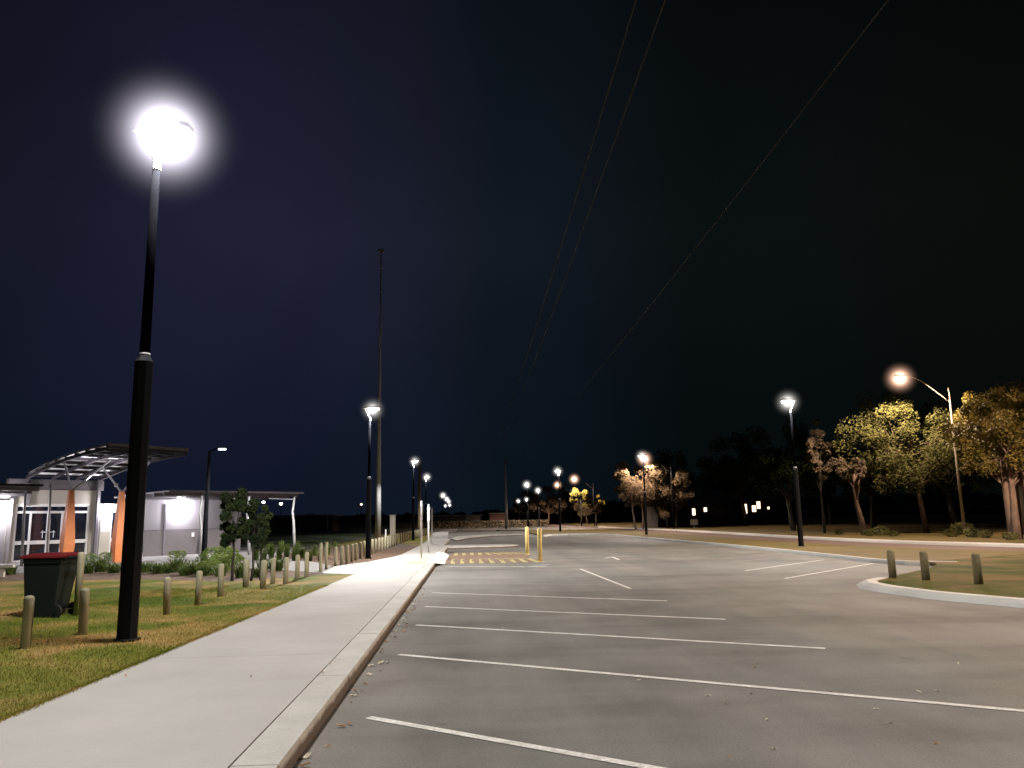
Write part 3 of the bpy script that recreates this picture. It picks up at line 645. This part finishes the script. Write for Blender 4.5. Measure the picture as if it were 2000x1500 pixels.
zd = Z(100, 998); zt = Z(100, 984); zc = Z(100, 958); zr = Z(120, 922)
dL, dR = X(30), X(176)
fb('wall', dL - .35, dL, 0, zt, -.25, 0, 'cream'); fb('wall', dR, X(200), 0, zt, -.25, 0, 'cream'); fb('wall', xA, dL - .35, 0, Z(0, 975), -.25, .05, 'lightgrey')
fb('wall', dL - .35, X(186), zt, zc + .02, -.25, .003, 'cream'); fb('wall', dL - .35, X(200), zc + .02, Z(120, 937), -.28, -.02, 'darkgrey')
# ribbed strip, cream wall with lamplight put into its white upper part, small window bay
bm = bmesh.new(); xs = X(184); xe = X(200)
k = xs
while k < xe: box(bm, k, k + .05, -.06, -.004, 0, zt); k += .09
obj('cladding', bm, 'cladding', bld)
fb('wall', X(200), X(218), 0, Z(210, 1038), -.25, .0, 'cream'); fb('wall', X(200), X(218), Z(210, 1038), zt, -.25, -.003, 'white')
fb('wall', X(218), X(284), zt - .3, zt, -.25, -.001, 'cream'); fb('wall', X(218), X(284), 0, .12, -.25, -.001, 'cream')
# right wing: pale above, grey brick below
zs = Z(380, 1033); zw = Z(300, 972) + .05
fb('wall', X(284), xC, zs, zw, -.25, .0, 'lightgrey'); fb('wall', X(284), xC, 0, zs, -.25, .012, 'darkgrey')
obj('wall', BX(X(472) - .2, X(472), .26, 7.0, 0, zw), 'darkgrey', bld); 
# glazed door front
gz = fb('window', dL, dR, .02, zt - .001, -.14, -.10, 'glass')
def frm(parent, x0, x1, z0, z1, n0=-.10, n1=-.03): obj('frame', BX(x0, x1, -n1, -n0, z0, z1), 'frame', parent)
zb0, zb1 = Z(100, 1062), Z(100, 1055)
frm(gz, dL, dL + .09, .02, zt - .12, ); frm(gz, dR - .09, dR, .02, zt - .12); frm(gz, dL, dR, zt - .12, zt - .001, -.101, -.027)
frm(gz, dL + .09, dR - .09, zd - .10, zd, -.10, -.032); frm(gz, dL + .09, dR - .09, .02, .10, -.10, -.033)
frm(gz, dL + .09, dR - .09, zb0, zb1, -.099, -.035)
for px, wd in ((62, .07), (97, .10), (124, .08), (146, .07)): x = X(px); frm(gz, x - wd / 2, x + wd / 2, .10, zd - .10, -.10, -.034)
bm = bmesh.new(); tube(bm, [(X(97) - .28, .0, zb1 + .35), (X(97) + .28, .0, zb1 + .35)], .02, 6); tube(bm, [(X(97) - .22, .0, zb1 + .1), (X(97) - .22, .0, zb1 + .42)], .015, 6); tube(bm, [(X(97) + .22, .0, zb1 + .1), (X(97) + .22, .0, zb1 + .42)], .015, 6); obj('door_handle', bm, 'arm', gz)
g2 = fb('window', X(218), X(284), .12, zt - .3, -.14, -.10, 'glass')
for px in (219, 241, 262, 282): x = X(px); frm(g2, x - .04, x + .04, .12, zt - .30)
frm(g2, X(218) + .05, X(284) - .05, zb0, zb1, -.099, -.035); frm(g2, X(218), X(284), zt - .38, zt - .301, -.099, -.029); frm(g2, X(218), X(284), .121, .2, -.099, -.029)
# left end of the building
fb('pilaster', X(14), X(20), 0, Z(20, 975), .051, .25, 'cladding'); fb('downpipe', X(51) - .08, X(51) + .08, zt - .1, zc + .3, .004, .12, 'darkgrey')
fb('downpipe', X(188) - .06, X(188) + .06, 0, zr - .3, .06, .18, 'rafter'); fb('downpipe', X(322) - .035, X(322) + .035, 0, Z(322, 985), .014, .08, 'rafter')
fb('meter_box', X(376), X(380), Z(378, 1048), Z(378, 1040), .014, .1, 'frame')
# wall lights
def wall_light(px, py, nn, pw, lab):
    x, z = S(px, py, nn); 
    bm = bmesh.new(); lathe(bm, [(.10, z - .14), (.12, z - .05), (.12, z + .05), (.10, z + .12)], 12, (x, -nn - .1)); o = obj('wall_light', bm, 'light', bld)
    ld = bpy.data.lights.new('wall_lamp', 'POINT'); ld.energy = pw; ld.color = (.93, .90, 1.0); ld.shadow_soft_size = .12
    lo = bpy.data.objects.new('wall_lamp', ld); C.objects.link(lo); lo.parent = bld; lo.location = (x, -nn - .42, z - .05)
wall_light(351, 990, .02, 230, ''); wall_light(207, 990, .02, 210, ''); wall_light(2, 992, .06, 230, '')
# low verandah roofs: thin slabs on purlins, rising outwards
def verandah(x0, x1, n0, n1, z0, z1, nm='verandah_roof'):
    bm = bmesh.new()
    v = [bm.verts.new(p) for p in ((x0, -n0, z0), (x1, -n0, z0), (x1, -n1, z1), (x0, -n1, z1), (x0, -n0, z0 + .05), (x1, -n0, z0 + .05), (x1, -n1, z1 + .05), (x0, -n1, z1 + .05))]
    for f in ((0, 1, 2, 3), (7, 6, 5, 4), (0, 4, 5, 1), (1, 5, 6, 2), (2, 6, 7, 3), (3, 7, 4, 0)): bm.faces.new([v[i] for i in f])
    ro = obj(nm, bm, 'soffit', bld)
    bm = bmesh.new(); box(bm, x0, x1, -n1 - .05, -n1 - .001, z1 - .03, z1 + .06); obj('fascia', bm, 'rib', ro)
    for k in range(5):
        a = (k + .5) / 5; n = n0 + (n1 - n0) * a; z = z0 + (z1 - z0) * a; bm = bmesh.new(); box(bm, x0, x1, -n - .04, -n + .04, z - .16, z - .002); obj('purlin', bm, 'rafter', ro)
    return ro
vn = 4.0; zo = Z(430, 961, vn); xr0, xr1 = X(280, vn) - .3, X(583, vn)
verandah(xr0 + 1.2, xr1, -.2, vn + .35, zw + .0, zo - .02)
verandah(X(-160, vn), X(80, vn), .3, vn, Z(0, 973), Z(40, 948, vn))
for px, nn in ((353, 2.6), (6, 2.4)):
    x = X(px, nn); z = zw + (zo - zw) * (nn / vn) - .17; bm = bmesh.new(); lathe(bm, [(.16, z - .06), (.18, z - .03), (.18, z)], 12, (x, -nn)); obj('soffit_light', bm, 'light', bld)
    ld = bpy.data.lights.new('soffit_lamp', 'POINT'); ld.energy = 70; ld.color = (.94, .92, 1.0); ld.shadow_soft_size = .15
    lo = bpy.data.objects.new('soffit_lamp', ld); C.objects.link(lo); lo.parent = bld; lo.location = (x, -nn, z - .3)
# kinked steel columns with a raking brace
for px in (279, 398, 490, 578):
    x = X(px, vn); bm = bmesh.new()
    tube(bm, [(x, -vn, 0), (x - .12, -vn, 1.5), (x - .2, -vn, 2.0), (x - .1, -vn, zo - .1)], [.075, .06, .055, .05], 8); obj('column', bm, 'greypole', bld, True)
    bm = bmesh.new(); tube(bm, [(x - .12, -vn + .1, zo - .3), (x - .5, -vn + 1.6, zo - .22)], .035, 6); obj('brace', bm, 'greypole', bld)
for px, nn in ((100, 3.2), (51, 3.2)):
    x = X(px, nn); bm = bmesh.new(); tube(bm, [(x, -nn, 0), (x - .06, -nn, 1.9), (x - .09, -nn, Z(px, 945, nn))], [.06, .05, .045], 8); obj('column', bm, 'greypole', bld, True)
# orange fin columns
def fin(px0, px1, base_y, top_y, nn):
    x = (X(px0, nn) + X(px1, nn)) / 2; z1 = Z((px0 + px1) / 2, top_y, nn)
    bm = bmesh.new(); v = []
    for z, w_, d in ((0, .15, .10), (.75, .21, .20), (1.2, .19, .18), (z1, .085, .08)): v.append([bm.verts.new((x + a * w_, -nn + b * d, z)) for a, b in ((-1, -1), (1, -1), (1, 1), (-1, 1))])
    for a, b in zip(v, v[1:]):
        for k in range(4): bm.faces.new((a[k], a[(k + 1) % 4], b[(k + 1) % 4], b[k]))
    bm.faces.new(v[0][::-1]); bm.faces.new(v[-1]); o = obj('column', bm, 'orange', bld); tag(o, label='orange tapered fin column'); return x, z1
n1, n2 = 4.2, 4.2
c1 = fin(124, 148, 1105, 957, n1); c2 = fin(228, 243, 1098, 960, n2)
# raised canopy: sheets between steel ribs, rising outwards
ca, cb = X(48, .2), X(192, .2)
zlo = Z(125, 928, .2); nT = 7.2
zhi = Z(357, 880, nT); cbT = X(357, nT); caT = X(200, nT); zhl = Z(200, 869, nT)
def cpt(u, v_):       # u along, v outward
    x = (ca + (cb - ca) * u) * (1 - v_) + (caT + (cbT - caT) * u) * v_; n = .2 + (nT - .2) * v_
    z = zlo * (1 - v_) + (zhl + (zhi - zhl) * u) * v_ + .16 * math.sin(v_ * PI)
    return Vector((x, -n, z))
bm = bmesh.new(); NU, NV = 3, 8
for dz, flip in ((0, False), (.06, True)):
    gr = [[bm.verts.new(cpt(i / NU, j / NV) + Vector((0, 0, dz))) for j in range(NV + 1)] for i in range(NU + 1)]
    for i in range(NU):
        for j in range(NV):
            f = (gr[i][j], gr[i][j + 1], gr[i + 1][j + 1], gr[i + 1][j]); bm.faces.new(f if not flip else f[::-1])
cr = obj('canopy_roof', bm, 'roofpan', bld)
for j in range(NV + 1):
    bm = bmesh.new(); tube(bm, [cpt(i / NU, j / NV) - Vector((0, 0, .06)) for i in range(NU + 1)], .075, 4); obj('purlin', bm, 'rib', cr)
for i in range(NU + 1):
    bm = bmesh.new(); tube(bm, [cpt(i / NU, j / NV) - Vector((0, 0, .14)) for j in range(NV + 1)], .085, 4); obj('rafter', bm, 'rib', cr)
bm = bmesh.new(); tube(bm, [cpt(1, j / NV) + Vector((.03, 0, .03)) for j in range(NV + 1)], .10, 4); tube(bm, [cpt(i / NU, 1) + Vector((0, -.03, .03)) for i in range(NU + 1)], .08, 4); obj('fascia', bm, 'rafter', cr)
for (cx, cz), us in ((c1, ((.05, .45), (.45, .62))), (c2, ((.55, .42), (.98, .62)))):
    for u, v_ in us:
        bm = bmesh.new(); tube(bm, [(cx, -4.2, cz - .05), cpt(u, v_) - Vector((0, 0, .2))], .045, 6); obj('strut', bm, 'greypole', bld)
for x_, z_ in ((c1[0] + .6, zlo - .5), (c2[0] - .3, zlo - .5)):
    ld = bpy.data.lights.new('canopy_uplight', 'SPOT'); ld.energy = 260; ld.color = (.95, .92, 1.0); ld.spot_size = 2.2; ld.spot_blend = .6; ld.shadow_soft_size = .1
    lo = bpy.data.objects.new('canopy_uplight', ld); C.objects.link(lo); lo.parent = bld; lo.location = (x_, -4.3, z_); lo.rotation_euler = (PI, 0, 0)
    bm = bmesh.new(); lathe(bm, [(.07, z_ - .12), (.08, z_ - .03)], 10, (x_, -4.3)); obj('uplight', bm, 'greypole', bld)

# small items at the far left
P = g(24, 1100, .1); t = thing('pipe_stand', P, 'dark slanting pipe with a white end cap at the left edge of the photo', 'pipe')
bm = bmesh.new(); tube(bm, [(0, 0, 0), (-.16, 0, .45), (-.34, 0, .72)], .022, 8); obj('pipe', bm, 'rafter', t, True)
bm = bmesh.new(); tube(bm, [(-.34, 0, .72), (-.45, 0, .75)], .04, 8); obj('end_cap', bm, 'white', t)
P = g(52, 1122, .1); t = thing('white_topped_post', P, 'short post with a white top just left of the wheelie bin', 'post'); bm = bmesh.new(); lathe(bm, [(.035, 0), (.035, .36)], 8); obj('post', bm, 'wood', t); bm = bmesh.new(); lathe(bm, [(.045, .361), (.05, .39), (.03, .43)], 8); obj('cap', bm, 'white', t)
P = g(0, 1127, .1); t = thing('bench_block', P, 'low pale concrete bench at the left edge in front of the building', 'bench', None, .35); obj('seat', BX(-1.6, .35, -.2, .25, .28, .36), 'cream', t); obj('leg', BX(-.2, .1, -.12, .18, 0, .279), 'cream', t); obj('leg', BX(-1.4, -1.1, -.12, .18, 0, .279), 'cream', t)

# ------------------------------------------------------------------ plants
def blade_clump(n, h, sp, w=.02, rnd=None):
    r = rnd or R; bm = bmesh.new()
    for _ in range(n):
        a = r.uniform(0, 2 * PI); b = r.uniform(.2, 1) * sp; x0, y0 = r.uniform(-.3, .3) * sp, r.uniform(-.3, .3) * sp; hh = h * r.uniform(.5, 1)
        dx, dy = math.cos(a), math.sin(a); nx, ny = -dy * w, dx * w; pv = None
        for t_ in (0, .5, 1):
            c = Vector((x0 + dx * b * t_ ** 1.3, y0 + dy * b * t_ ** 1.3, hh * (t_ - .35 * t_ * t_) * 1.5)); s = (1 - t_ * .85)
            q = (bm.verts.new(c + Vector((nx, ny, 0)) * s), bm.verts.new(c - Vector((nx, ny, 0)) * s))
            if pv: bm.faces.new((pv[0], pv[1], q[1], q[0]))
            pv = q
    me = bpy.data.meshes.new('leaves'); bm.to_mesh(me); bm.free(); return me
def leaf_ball(n, rx, rz, s=.05):
    bm = bmesh.new()
    for _ in range(n):
        d = Vector((R.gauss(0, 1), R.gauss(0, 1), R.gauss(0, 1))).normalized() * R.uniform(.55, 1) ** .5
        c = Vector((d.x * rx, d.y * rx, rz + d.z * rz)); u = Vector((R.gauss(0, 1), R.gauss(0, 1), R.gauss(0, 1))).normalized() * s; v_ = u.orthogonal().normalized() * s * .6
        bm.faces.new([bm.verts.new(p) for p in (c - u, c + v_, c + u, c - v_)])
    me = bpy.data.meshes.new('leaves'); bm.to_mesh(me); bm.free(); return me
grassy = [blade_clump(160, .5, .5) for _ in range(3)]; leafy = [leaf_ball(500, .5, .38) for _ in range(3)]
stalk = [blade_clump(120, .95, .35, .018) for _ in range(2)]
for m_ in grassy + stalk: m_.materials.append(MT['shrub'])
for m_ in leafy: m_.materials.append(MT['shrub2'])
def plant(name, me, P, s, label, group):
    t = thing(name, (P[0], P[1], .1), label, 'plant', group, R.uniform(0, 6)); o = obj('leaves', me, None, t); o.scale = (s, s, s * R.uniform(.8, 1.1)); return t
for px, py, s in ((170, 1120, .9), (196, 1117, 1), (222, 1119, .9), (285, 1118, .9), (305, 1120, .7), (322, 1120, .9), (345, 1117, 1.1), (376, 1121, .9), (398, 1125, .8), (150, 1122, .8), (20, 1122, .8), (516, 1112, .9), (540, 1115, .9), (470, 1128, .8), (360, 1124, .7), (245, 1121, .8), (505, 1127, .7), (120, 1124, .7), (430, 1126, .7)):
    plant('tussock_plant', R.choice(grassy), g(px, py, .1), s, 'low tufted green plant in the mulch bed before the building', 'tufted plants in the mulch bed')
for i, (px, py, s) in enumerate(((402, 1112, .9), (418, 1105, 1.2), (430, 1118, 1.1), (445, 1108, 1.1), (412, 1123, .9), (436, 1095, 1.0), (455, 1118, 1.0), (400, 1122, .8))):
    plant('leafy_shrub', R.choice(leafy), g(px, py, .1), s * .8, 'bright leafy shrub in the clump left of the young trees', 'bright leafy shrubs before the wall')
for i, (px, py, s) in enumerate(((515, 1097, 1.1), (530, 1092, 1.2), (545, 1094, 1.1), (560, 1090, 1.2), (575, 1096, 1.1), (590, 1090, 1.2), (605, 1096, 1.0), (615, 1086, 1.1), (500, 1095, 1.1), (640, 1085, 1.1), (625, 1096, .9), (655, 1078, 1.0), (550, 1080, 1.3), (525, 1083, 1.2), (580, 1083, 1.2))):
    plant('strappy_plant', R.choice(stalk), g(px, py, .1), s * .62, 'bright strappy-leaved plant in the bed behind the timber bollards', 'strappy plants behind the bollards')
for px, py in ((205, 1098), (216, 1096), (340, 1092), (352, 1090), (175, 1098)):
    plant('dry_shrub', leafy[0], g(px, py, .1), .55, 'small dry brown shrub against the building plinth', 'dry shrubs by the plinth').children[0].data = leafy[0]

# trees
def tree(loc, label, group, h, cr_, cz, leafm, barkm, nstem=1, clumps=26, per=190, ls=.13, seed=1, r0=.16, lean=.0, flat=.8, split=.45, wob=1.0, name='eucalyptus_tree', cloff=(0, 0), cs=1.0):
    r = random.Random(seed); t = thing(name, loc, label, 'tree', group)
    cl = []
    for _ in range(clumps):
        d = Vector((r.gauss(0, 1), r.gauss(0, 1), r.gauss(0, 1) * flat)).normalized() * (r.uniform(.25, 1) ** .55)
        cl.append((Vector((d.x * cr_ + cloff[0], d.y * cr_ + cloff[1], cz + d.z * (h - cz))), r.uniform(.16, .34) * cr_ * cs))
    bm = bmesh.new()
    for s in range(nstem):
        a = 2 * PI * s / max(nstem, 1) + r.uniform(-.3, .3); off = .0 if nstem == 1 else r.uniform(.3, .6)
        b0 = Vector((math.cos(a) * off, math.sin(a) * off, 0)); sp_ = Vector((math.cos(a), math.sin(a), 0)) * (off * 1.2) + Vector((lean, 0, 0))
        top = Vector((sp_.x + cloff[0] * .5, sp_.y, cz * .95))
        mid = b0.lerp(top, .5) + Vector((r.uniform(-.25, .25), r.uniform(-.2, .2), 0)) * wob
        tube(bm, [b0, b0.lerp(mid, .5) + Vector((r.uniform(-.05, .05), 0, 0)), mid, top], [r0 * 1.25, r0, r0 * .8, r0 * .45], 9)
        for c, cr2 in r.sample(cl, min(len(cl), max(4, len(cl) // (nstem * 2)))):
            st = b0.lerp(top, 0).lerp(mid, 1) if r.random() < split else mid.lerp(top, r.uniform(.2, 1))
            m2 = st.lerp(c, .5) + Vector((r.uniform(-.3, .3), r.uniform(-.3, .3), r.uniform(-.1, .3))) * wob
            tube(bm, [st, m2, c], [r0 * .38, r0 * .24, r0 * .08], 6, False)
    obj('trunk', bm, barkm, t, True)
    vs, fs = [], []
    for c, rad in cl:
        for _ in range(per):
            d = Vector((r.gauss(0, 1), r.gauss(0, 1), r.gauss(0, .7))); d = d.normalized() * (r.random() ** .4) * rad
            p = c + d; u = Vector((r.gauss(0, 1), r.gauss(0, 1), r.gauss(0, 1.2))).normalized() * ls * r.uniform(.6, 1.2); v_ = u.orthogonal().normalized() * ls * .38
            i = len(vs); vs += [p - u, p + v_, p + u, p - v_]; fs.append((i, i + 1, i + 2, i + 3))
    me = bpy.data.meshes.new('crown'); me.from_pydata(vs, [], fs); obj('crown', me, leafm, t)
    return t
GT = 'eucalyptus trees along the road'
tree((31.2, 53.5, .1), 'broad olive eucalyptus behind the tall tan road lamp', GT, 10.0, 4.3, 6.2, 'leafA', 'bark', 1, 95, 260, .12, 3, .17, cloff=(-1.0, 0), cs=.72, flat=.95)
tree((27.9, 39.3, .1), 'golden-lit eucalyptus with several pink trunks at the right edge', GT, 8.5, 2.9, 5.6, 'leafB', 'bark', 5, 75, 250, .12, 5, .18, cloff=(0.1, 0), cs=.75)
tree((32.5, 45.5, .1), 'eucalyptus behind the many-stemmed one at the right edge', GT, 9.4, 2.9, 6.6, 'leafB', 'darkbark', 1, 50, 220, .13, 6, .2, cs=.8)
tree((25.6, 57.0, .1), 'slim dim brown eucalyptus left of the broad olive one', GT, 8.2, 1.0, 5.9, 'leafC', 'darkbark', 1, 30, 200, .11, 8, .09, cloff=(-.1, 0), flat=1.1)
tree((25.5, 50.9, .1), 'small eucalyptus with a pale leaning trunk beside the slim brown one', GT, 5.6, 1.3, 4.4, 'leafC', 'bark', 1, 12, 160, .12, 9, .17, cloff=(-.7, 0))
tree((18.4, 88.0, .1), 'brown-leaved tree left of the pair under the warm road lamp', GT, 7.9, 3.0, 5.0, 'leafC', 'bark', 2, 55, 230, .13, 11, .10, cs=.8)
tree((22.3, 89.0, .1), 'brown-leaved tree right of the pair under the warm road lamp', GT, 7.3, 2.7, 4.3, 'leafC', 'darkbark', 2, 50, 230, .13, 12, .10, cs=.8)
tree((16.9, 124.0, .1), 'small yellow-lit tree under a distant warm road lamp', GT, 6.3, 1.6, 4.6, 'leafY', 'darkbark', 1, 18, 170, .17, 13, .12)
tree((19.6, 126.0, .1), 'smaller olive tree right of the yellow-lit one', GT, 4.9, 1.4, 3.4, 'leafB', 'darkbark', 1, 12, 150, .15, 14, .10)
P0 = tree((11.5, 170.0, 0), 'leftmost dark tree of the distant clump behind the yellow bollards', 'dark trees in the distance', 7, 3.4, 4.4, 'leafC', 'bark', 1, 22, 130, .22, 15, .15)
for i, (x, y, s) in enumerate(((15.5, 165, 1.1), (19.5, 175, 1.2), (23, 160, .8), (14.5, 190, 1.0))):
    dup(P0, (x, y, 0), i * 1.3, ['second dark tree from the left in the distant clump', 'tallest dark tree in the middle of the distant clump', 'small dark tree at the right of the distant clump', 'hindmost dark tree of the distant clump'][i], s)
P1 = tree((27, 66, .1), 'unlit dark tree right of the brown-leaved pair', 'unlit dark trees behind the road', 8.4, 3.6, 5.2, 'leafD', 'darkbark', 1, 26, 150, .2, 21, .18)
dl = [(31, 76), (36, 70), (41, 80), (36, 58), (41, 56), (46, 62), (52, 70), (33, 95), (44, 96), (55, 90), (29, 112), (38, 118), (38, 46), (44, 44), (50, 50)]
for i, (x, y) in enumerate(dl): dup(P1, (x, y, .1), i * 1.7, ORD[i + 1] + ' unlit dark tree of the wood behind the road, counting rightward and back', R.uniform(.95, 1.35))
# young trees in the lawn edge
tree((-6.43, 21.77, .1), 'young dark tree with the denser square crown in the lawn edge', 'young trees by the bollards', 2.45, .50, 1.65, 'leafD', 'darkbark', 1, 30, 170, .06, 31, .033, name='young_tree', wob=.12, flat=1.3)
tree((-5.91, 21.7, .1), 'young dark tree with the looser crown, right of the other young one', 'young trees by the bollards', 2.15, .44, 1.5, 'leafD', 'darkbark', 1, 24, 150, .06, 32, .030, name='young_tree', wob=.12, flat=1.2)
t = thing('tree_stake', (-5.72, 21.85, .1), 'dark stake standing right beside the looser young tree', 'stake'); bm = bmesh.new(); tube(bm, [(0, 0, 0), (.01, 0, 1.45)], .026, 6); obj('post', bm, 'darkbark', t)
# small ground shrubs along the far verge
vsh = [leaf_ball(260, .6, .35, .09) for _ in range(2)]
for m_ in vsh: m_.materials.append(MT['leafA'])
for px, py, s in ((1700, 1047, 1.2), (1722, 1047, 1.3), (1745, 1048, 1.0), (1860, 1049, 1.3), (1880, 1044, 1.8), (1900, 1050, 1.2), (1925, 1051, 1.0), (1640, 1044, .9), (1975, 1055, 1.0)):
    plant('verge_shrub', R.choice(vsh), g(px, py, .1), s * .62, 'low scrubby bush at the foot of the trees beyond the road', 'bushes beyond the road')

# ------------------------------------------------------------------ distance
def atY(px, Y): return Vector(((px - 920) / 1530 * Y * 1.0, Y, 0))
def house(px, Y, wd, h, label, m, wins, roof='rafter'):
    P = atY(px, Y); t = thing('house', P, label, 'building'); 
    obj('wall', BX(-wd / 2, wd / 2, 0, 6, 0, h), m, t)
    bm = bmesh.new(); v = [bm.verts.new(p) for p in ((-wd / 2 - .4, -.4, h + .001), (wd / 2 + .4, -.4, h + .001), (wd / 2 + .4, 6.4, h + .001), (-wd / 2 - .4, 6.4, h + .001), (-wd / 2 + 1.5, 3, h + 1.4), (wd / 2 - 1.5, 3, h + 1.4))]
    for f in ((0, 1, 5, 4), (1, 2, 5), (2, 3, 4, 5), (3, 0, 4), (3, 2, 1, 0)): bm.faces.new([v[i] for i in f])
    obj('roof', bm, roof, t)
    for x0, x1, z0, z1 in wins: obj('window', BX(x0, x1, -.05, -.004, z0, z1), 'dimlight', t)
    return t
house(1350, 96, 9, 2.9, 'dark house with two small lit windows behind the trees', 'rib', [(-.2, .15, 1.5, 2.3), (1.25, 1.6, 1.9, 2.4)])
house(1462, 102, 13, 3.2, 'dark house with a cluster of warm lit windows behind the trees', 'rib', [(-.8, -.45, 1.6, 2.8), (.25, .75, 1.8, 2.6), (.9, 1.35, 2.2, 3.1), (2.3, 2.55, 2.1, 2.4)])
t = thing('clubhouse', atY(568, 118), 'long low building with a pale roof edge across the dark field', 'building')
obj('wall', BX(-6.5, 6.5, 0, 6, 0, 2.1), 'darkgrey', t); obj('roof', BX(-7.5, 7.0, -1.6, 7, 2.3, 2.5), 'fascia', t)
for k in (-6, -2, 2, 6): obj('column', BX(k - .06, k + .06, -1.4, -1.28, 0, 2.29), 'greypole', t)
t = thing('shelter_shed', atY(893, 150), 'low pale-sided shed at the far end of the car park', 'building')
obj('wall', BX(-4.6, 1.2, 0, 4, 0, 1.9), 'darkgrey', t); obj('wall', BX(1.21, 4.0, -.2, 4, .3, 2.0), 'cream', t); obj('roof', BX(-5.0, 4.4, -.5, 4.3, 2.02, 2.2), 'fascia', t)
t = thing('red_shed', atY(968, 170), 'small reddish building left of the slim central pole', 'building')
obj('wall', BX(-1.8, 1.8, 0, 4, 0, 2.4), 'rednote', t); bm = bmesh.new(); prism(bm, [(-2.1, -.3), (2.1, -.3), (2.1, 4.3), (-2.1, 4.3)], 2.401, 2.6); obj('roof', bm, 'fascia', t)
t = thing('long_hedge', atY(905, 135), 'low dark hedge across the far end of the car park', 'hedge'); me = None
vs, fs = [], []
for _ in range(5200):
    p = Vector((R.uniform(-12, 14), R.uniform(-.5, .5), R.random() ** .7 * 1.1)); u = Vector((R.gauss(0, 1), R.gauss(0, 1), R.gauss(0, 1))).normalized() * .16; v_ = u.orthogonal().normalized() * .1
    i = len(vs); vs += [p - u, p + v_, p + u, p - v_]; fs.append((i, i + 1, i + 2, i + 3))
me = bpy.data.meshes.new('leaves'); me.from_pydata(vs, [], fs); obj('leaves', me, 'leafC', t)
P = g(1231, 1025.5, .1); t = thing('road_sign', (P.x, 88, .1), 'small pale rectangular sign beyond the road under the brown-leaved trees', 'sign')
obj('sign_plate', BX(-.42, .42, -.02, .02, .35, .95), 'white', t); obj('post', BX(-.04, .04, .021, .08, 0, .9), 'greypole', t)
# dark far wood closing the horizon
vs, fs = [], []
for _ in range(15000):
    x = R.uniform(-260, 320); hmax = 7 + 4 * noise.noise(Vector((x * .05, 0, 3))) + 3 * noise.noise(Vector((x * .3, 1, 3)))
    if x < 20: hmax *= .45
    p = Vector((x, 300 + R.uniform(-6, 6), R.random() * max(1, hmax))); u = Vector((R.gauss(0, 1), R.gauss(0, .3), R.gauss(0, 1))).normalized() * 1.1; v_ = u.orthogonal().normalized() * .8
    i = len(vs); vs += [p - u, p + v_, p + u, p - v_]; fs.append((i, i + 1, i + 2, i + 3))
me = bpy.data.meshes.new('woodland'); me.from_pydata(vs, [], fs)
tag(obj('woodland', me, 'leafD'), 'dark distant woodland along the horizon', 'woodland', kind='stuff')

# ------------------------------------------------------------------ litter and grass
def leafmesh():
    bm = bmesh.new(); pts = [(-.035, 0, .004), (-.012, .012, .012), (.018, .011, .006), (.038, 0, .014), (.018, -.011, .006), (-.012, -.012, .012)]
    c = bm.verts.new((0, 0, .002)); v = [bm.verts.new(p) for p in pts]
    for k in range(6): bm.faces.new((c, v[k], v[(k + 1) % 6]))
    me = bpy.data.meshes.new('fallen_leaf'); bm.to_mesh(me); bm.free(); return me
lm = leafmesh(); lm.materials.append(MT['deadleaf']); lm2 = lm.copy(); lm2.materials.clear(); lm2.materials.append(MT['paleleaf'])
def fleaf(x, y, z, s, pale, lab, grp):
    o = bpy.data.objects.new('fallen_leaf', lm2 if pale else lm); C.objects.link(o); o.location = (x, y, z); o.rotation_euler = (R.uniform(-.3, .3), R.uniform(-.3, .3), R.uniform(0, 6)); o.scale = (s,) * 3
    tag(o, lab, 'leaf', grp)
for _ in range(85):
    y = 3.5 + 16 * R.random() ** 1.5; fleaf(KX(y) + .05 + abs(R.gauss(0, .10)), y, .008, R.uniform(.7, 1.5), R.random() < .45, 'small dry leaf lying in the gutter along the footpath kerb', 'dry leaves in the gutter')
for _ in range(20):
    fleaf(R.uniform(-.4, 8.5), R.uniform(4.5, 17), .003, R.uniform(.5, .9), R.random() < .5, 'small dry leaf lying alone on the open car park asphalt', 'scattered leaves on the asphalt')
for px, py in ((1513, 1464), (1497, 1407), (1738, 1413), (1712, 1386), (1832, 1350), (1795, 1352), (1247, 1330), (1383, 1360), (1872, 1297), (1420, 1375)):
    P = g(px, py); fleaf(P.x, P.y, .003, .85, True, 'small dry leaf lying alone on the open car park asphalt', 'scattered leaves on the asphalt')
for px, py in ((645, 1298), (245, 1321), (490, 1322), (630, 1315)):
    P = g(px, py, .12); fleaf(P.x, P.y, .126, .9, False, 'small dry leaf lying on the pale footpath slab', 'leaves on the footpath')
vs, fs = [], []
def inlawn(x, y): return y < 22.5 and x < LX(y) - .01
for _ in range(90000):
    y = 5.5 + 14 * R.random() ** 1.25; x = LX(y) - 7.5 * R.random() ** 1.1 * (y / 12 + .3)
    if R.random() < .12: x = LX(y) + .05 - R.random() * .12
    h_ = R.uniform(.018, .045); a = R.uniform(0, 2 * PI); w_ = .0045; dx, dy = math.cos(a) * w_, math.sin(a) * w_
    i = len(vs); vs += [(x - dx, y - dy, .104), (x + dx, y + dy, .104), (x + R.uniform(-.02, .02), y + R.uniform(-.02, .02), .105 + h_)]; fs.append((i, i + 1, i + 2))
me = bpy.data.meshes.new('lawn_grass'); me.from_pydata(vs, [], fs); tag(obj('lawn_grass', me, 'grass'), 'short patchy lawn grass beside the footpath', 'grass', kind='stuff')
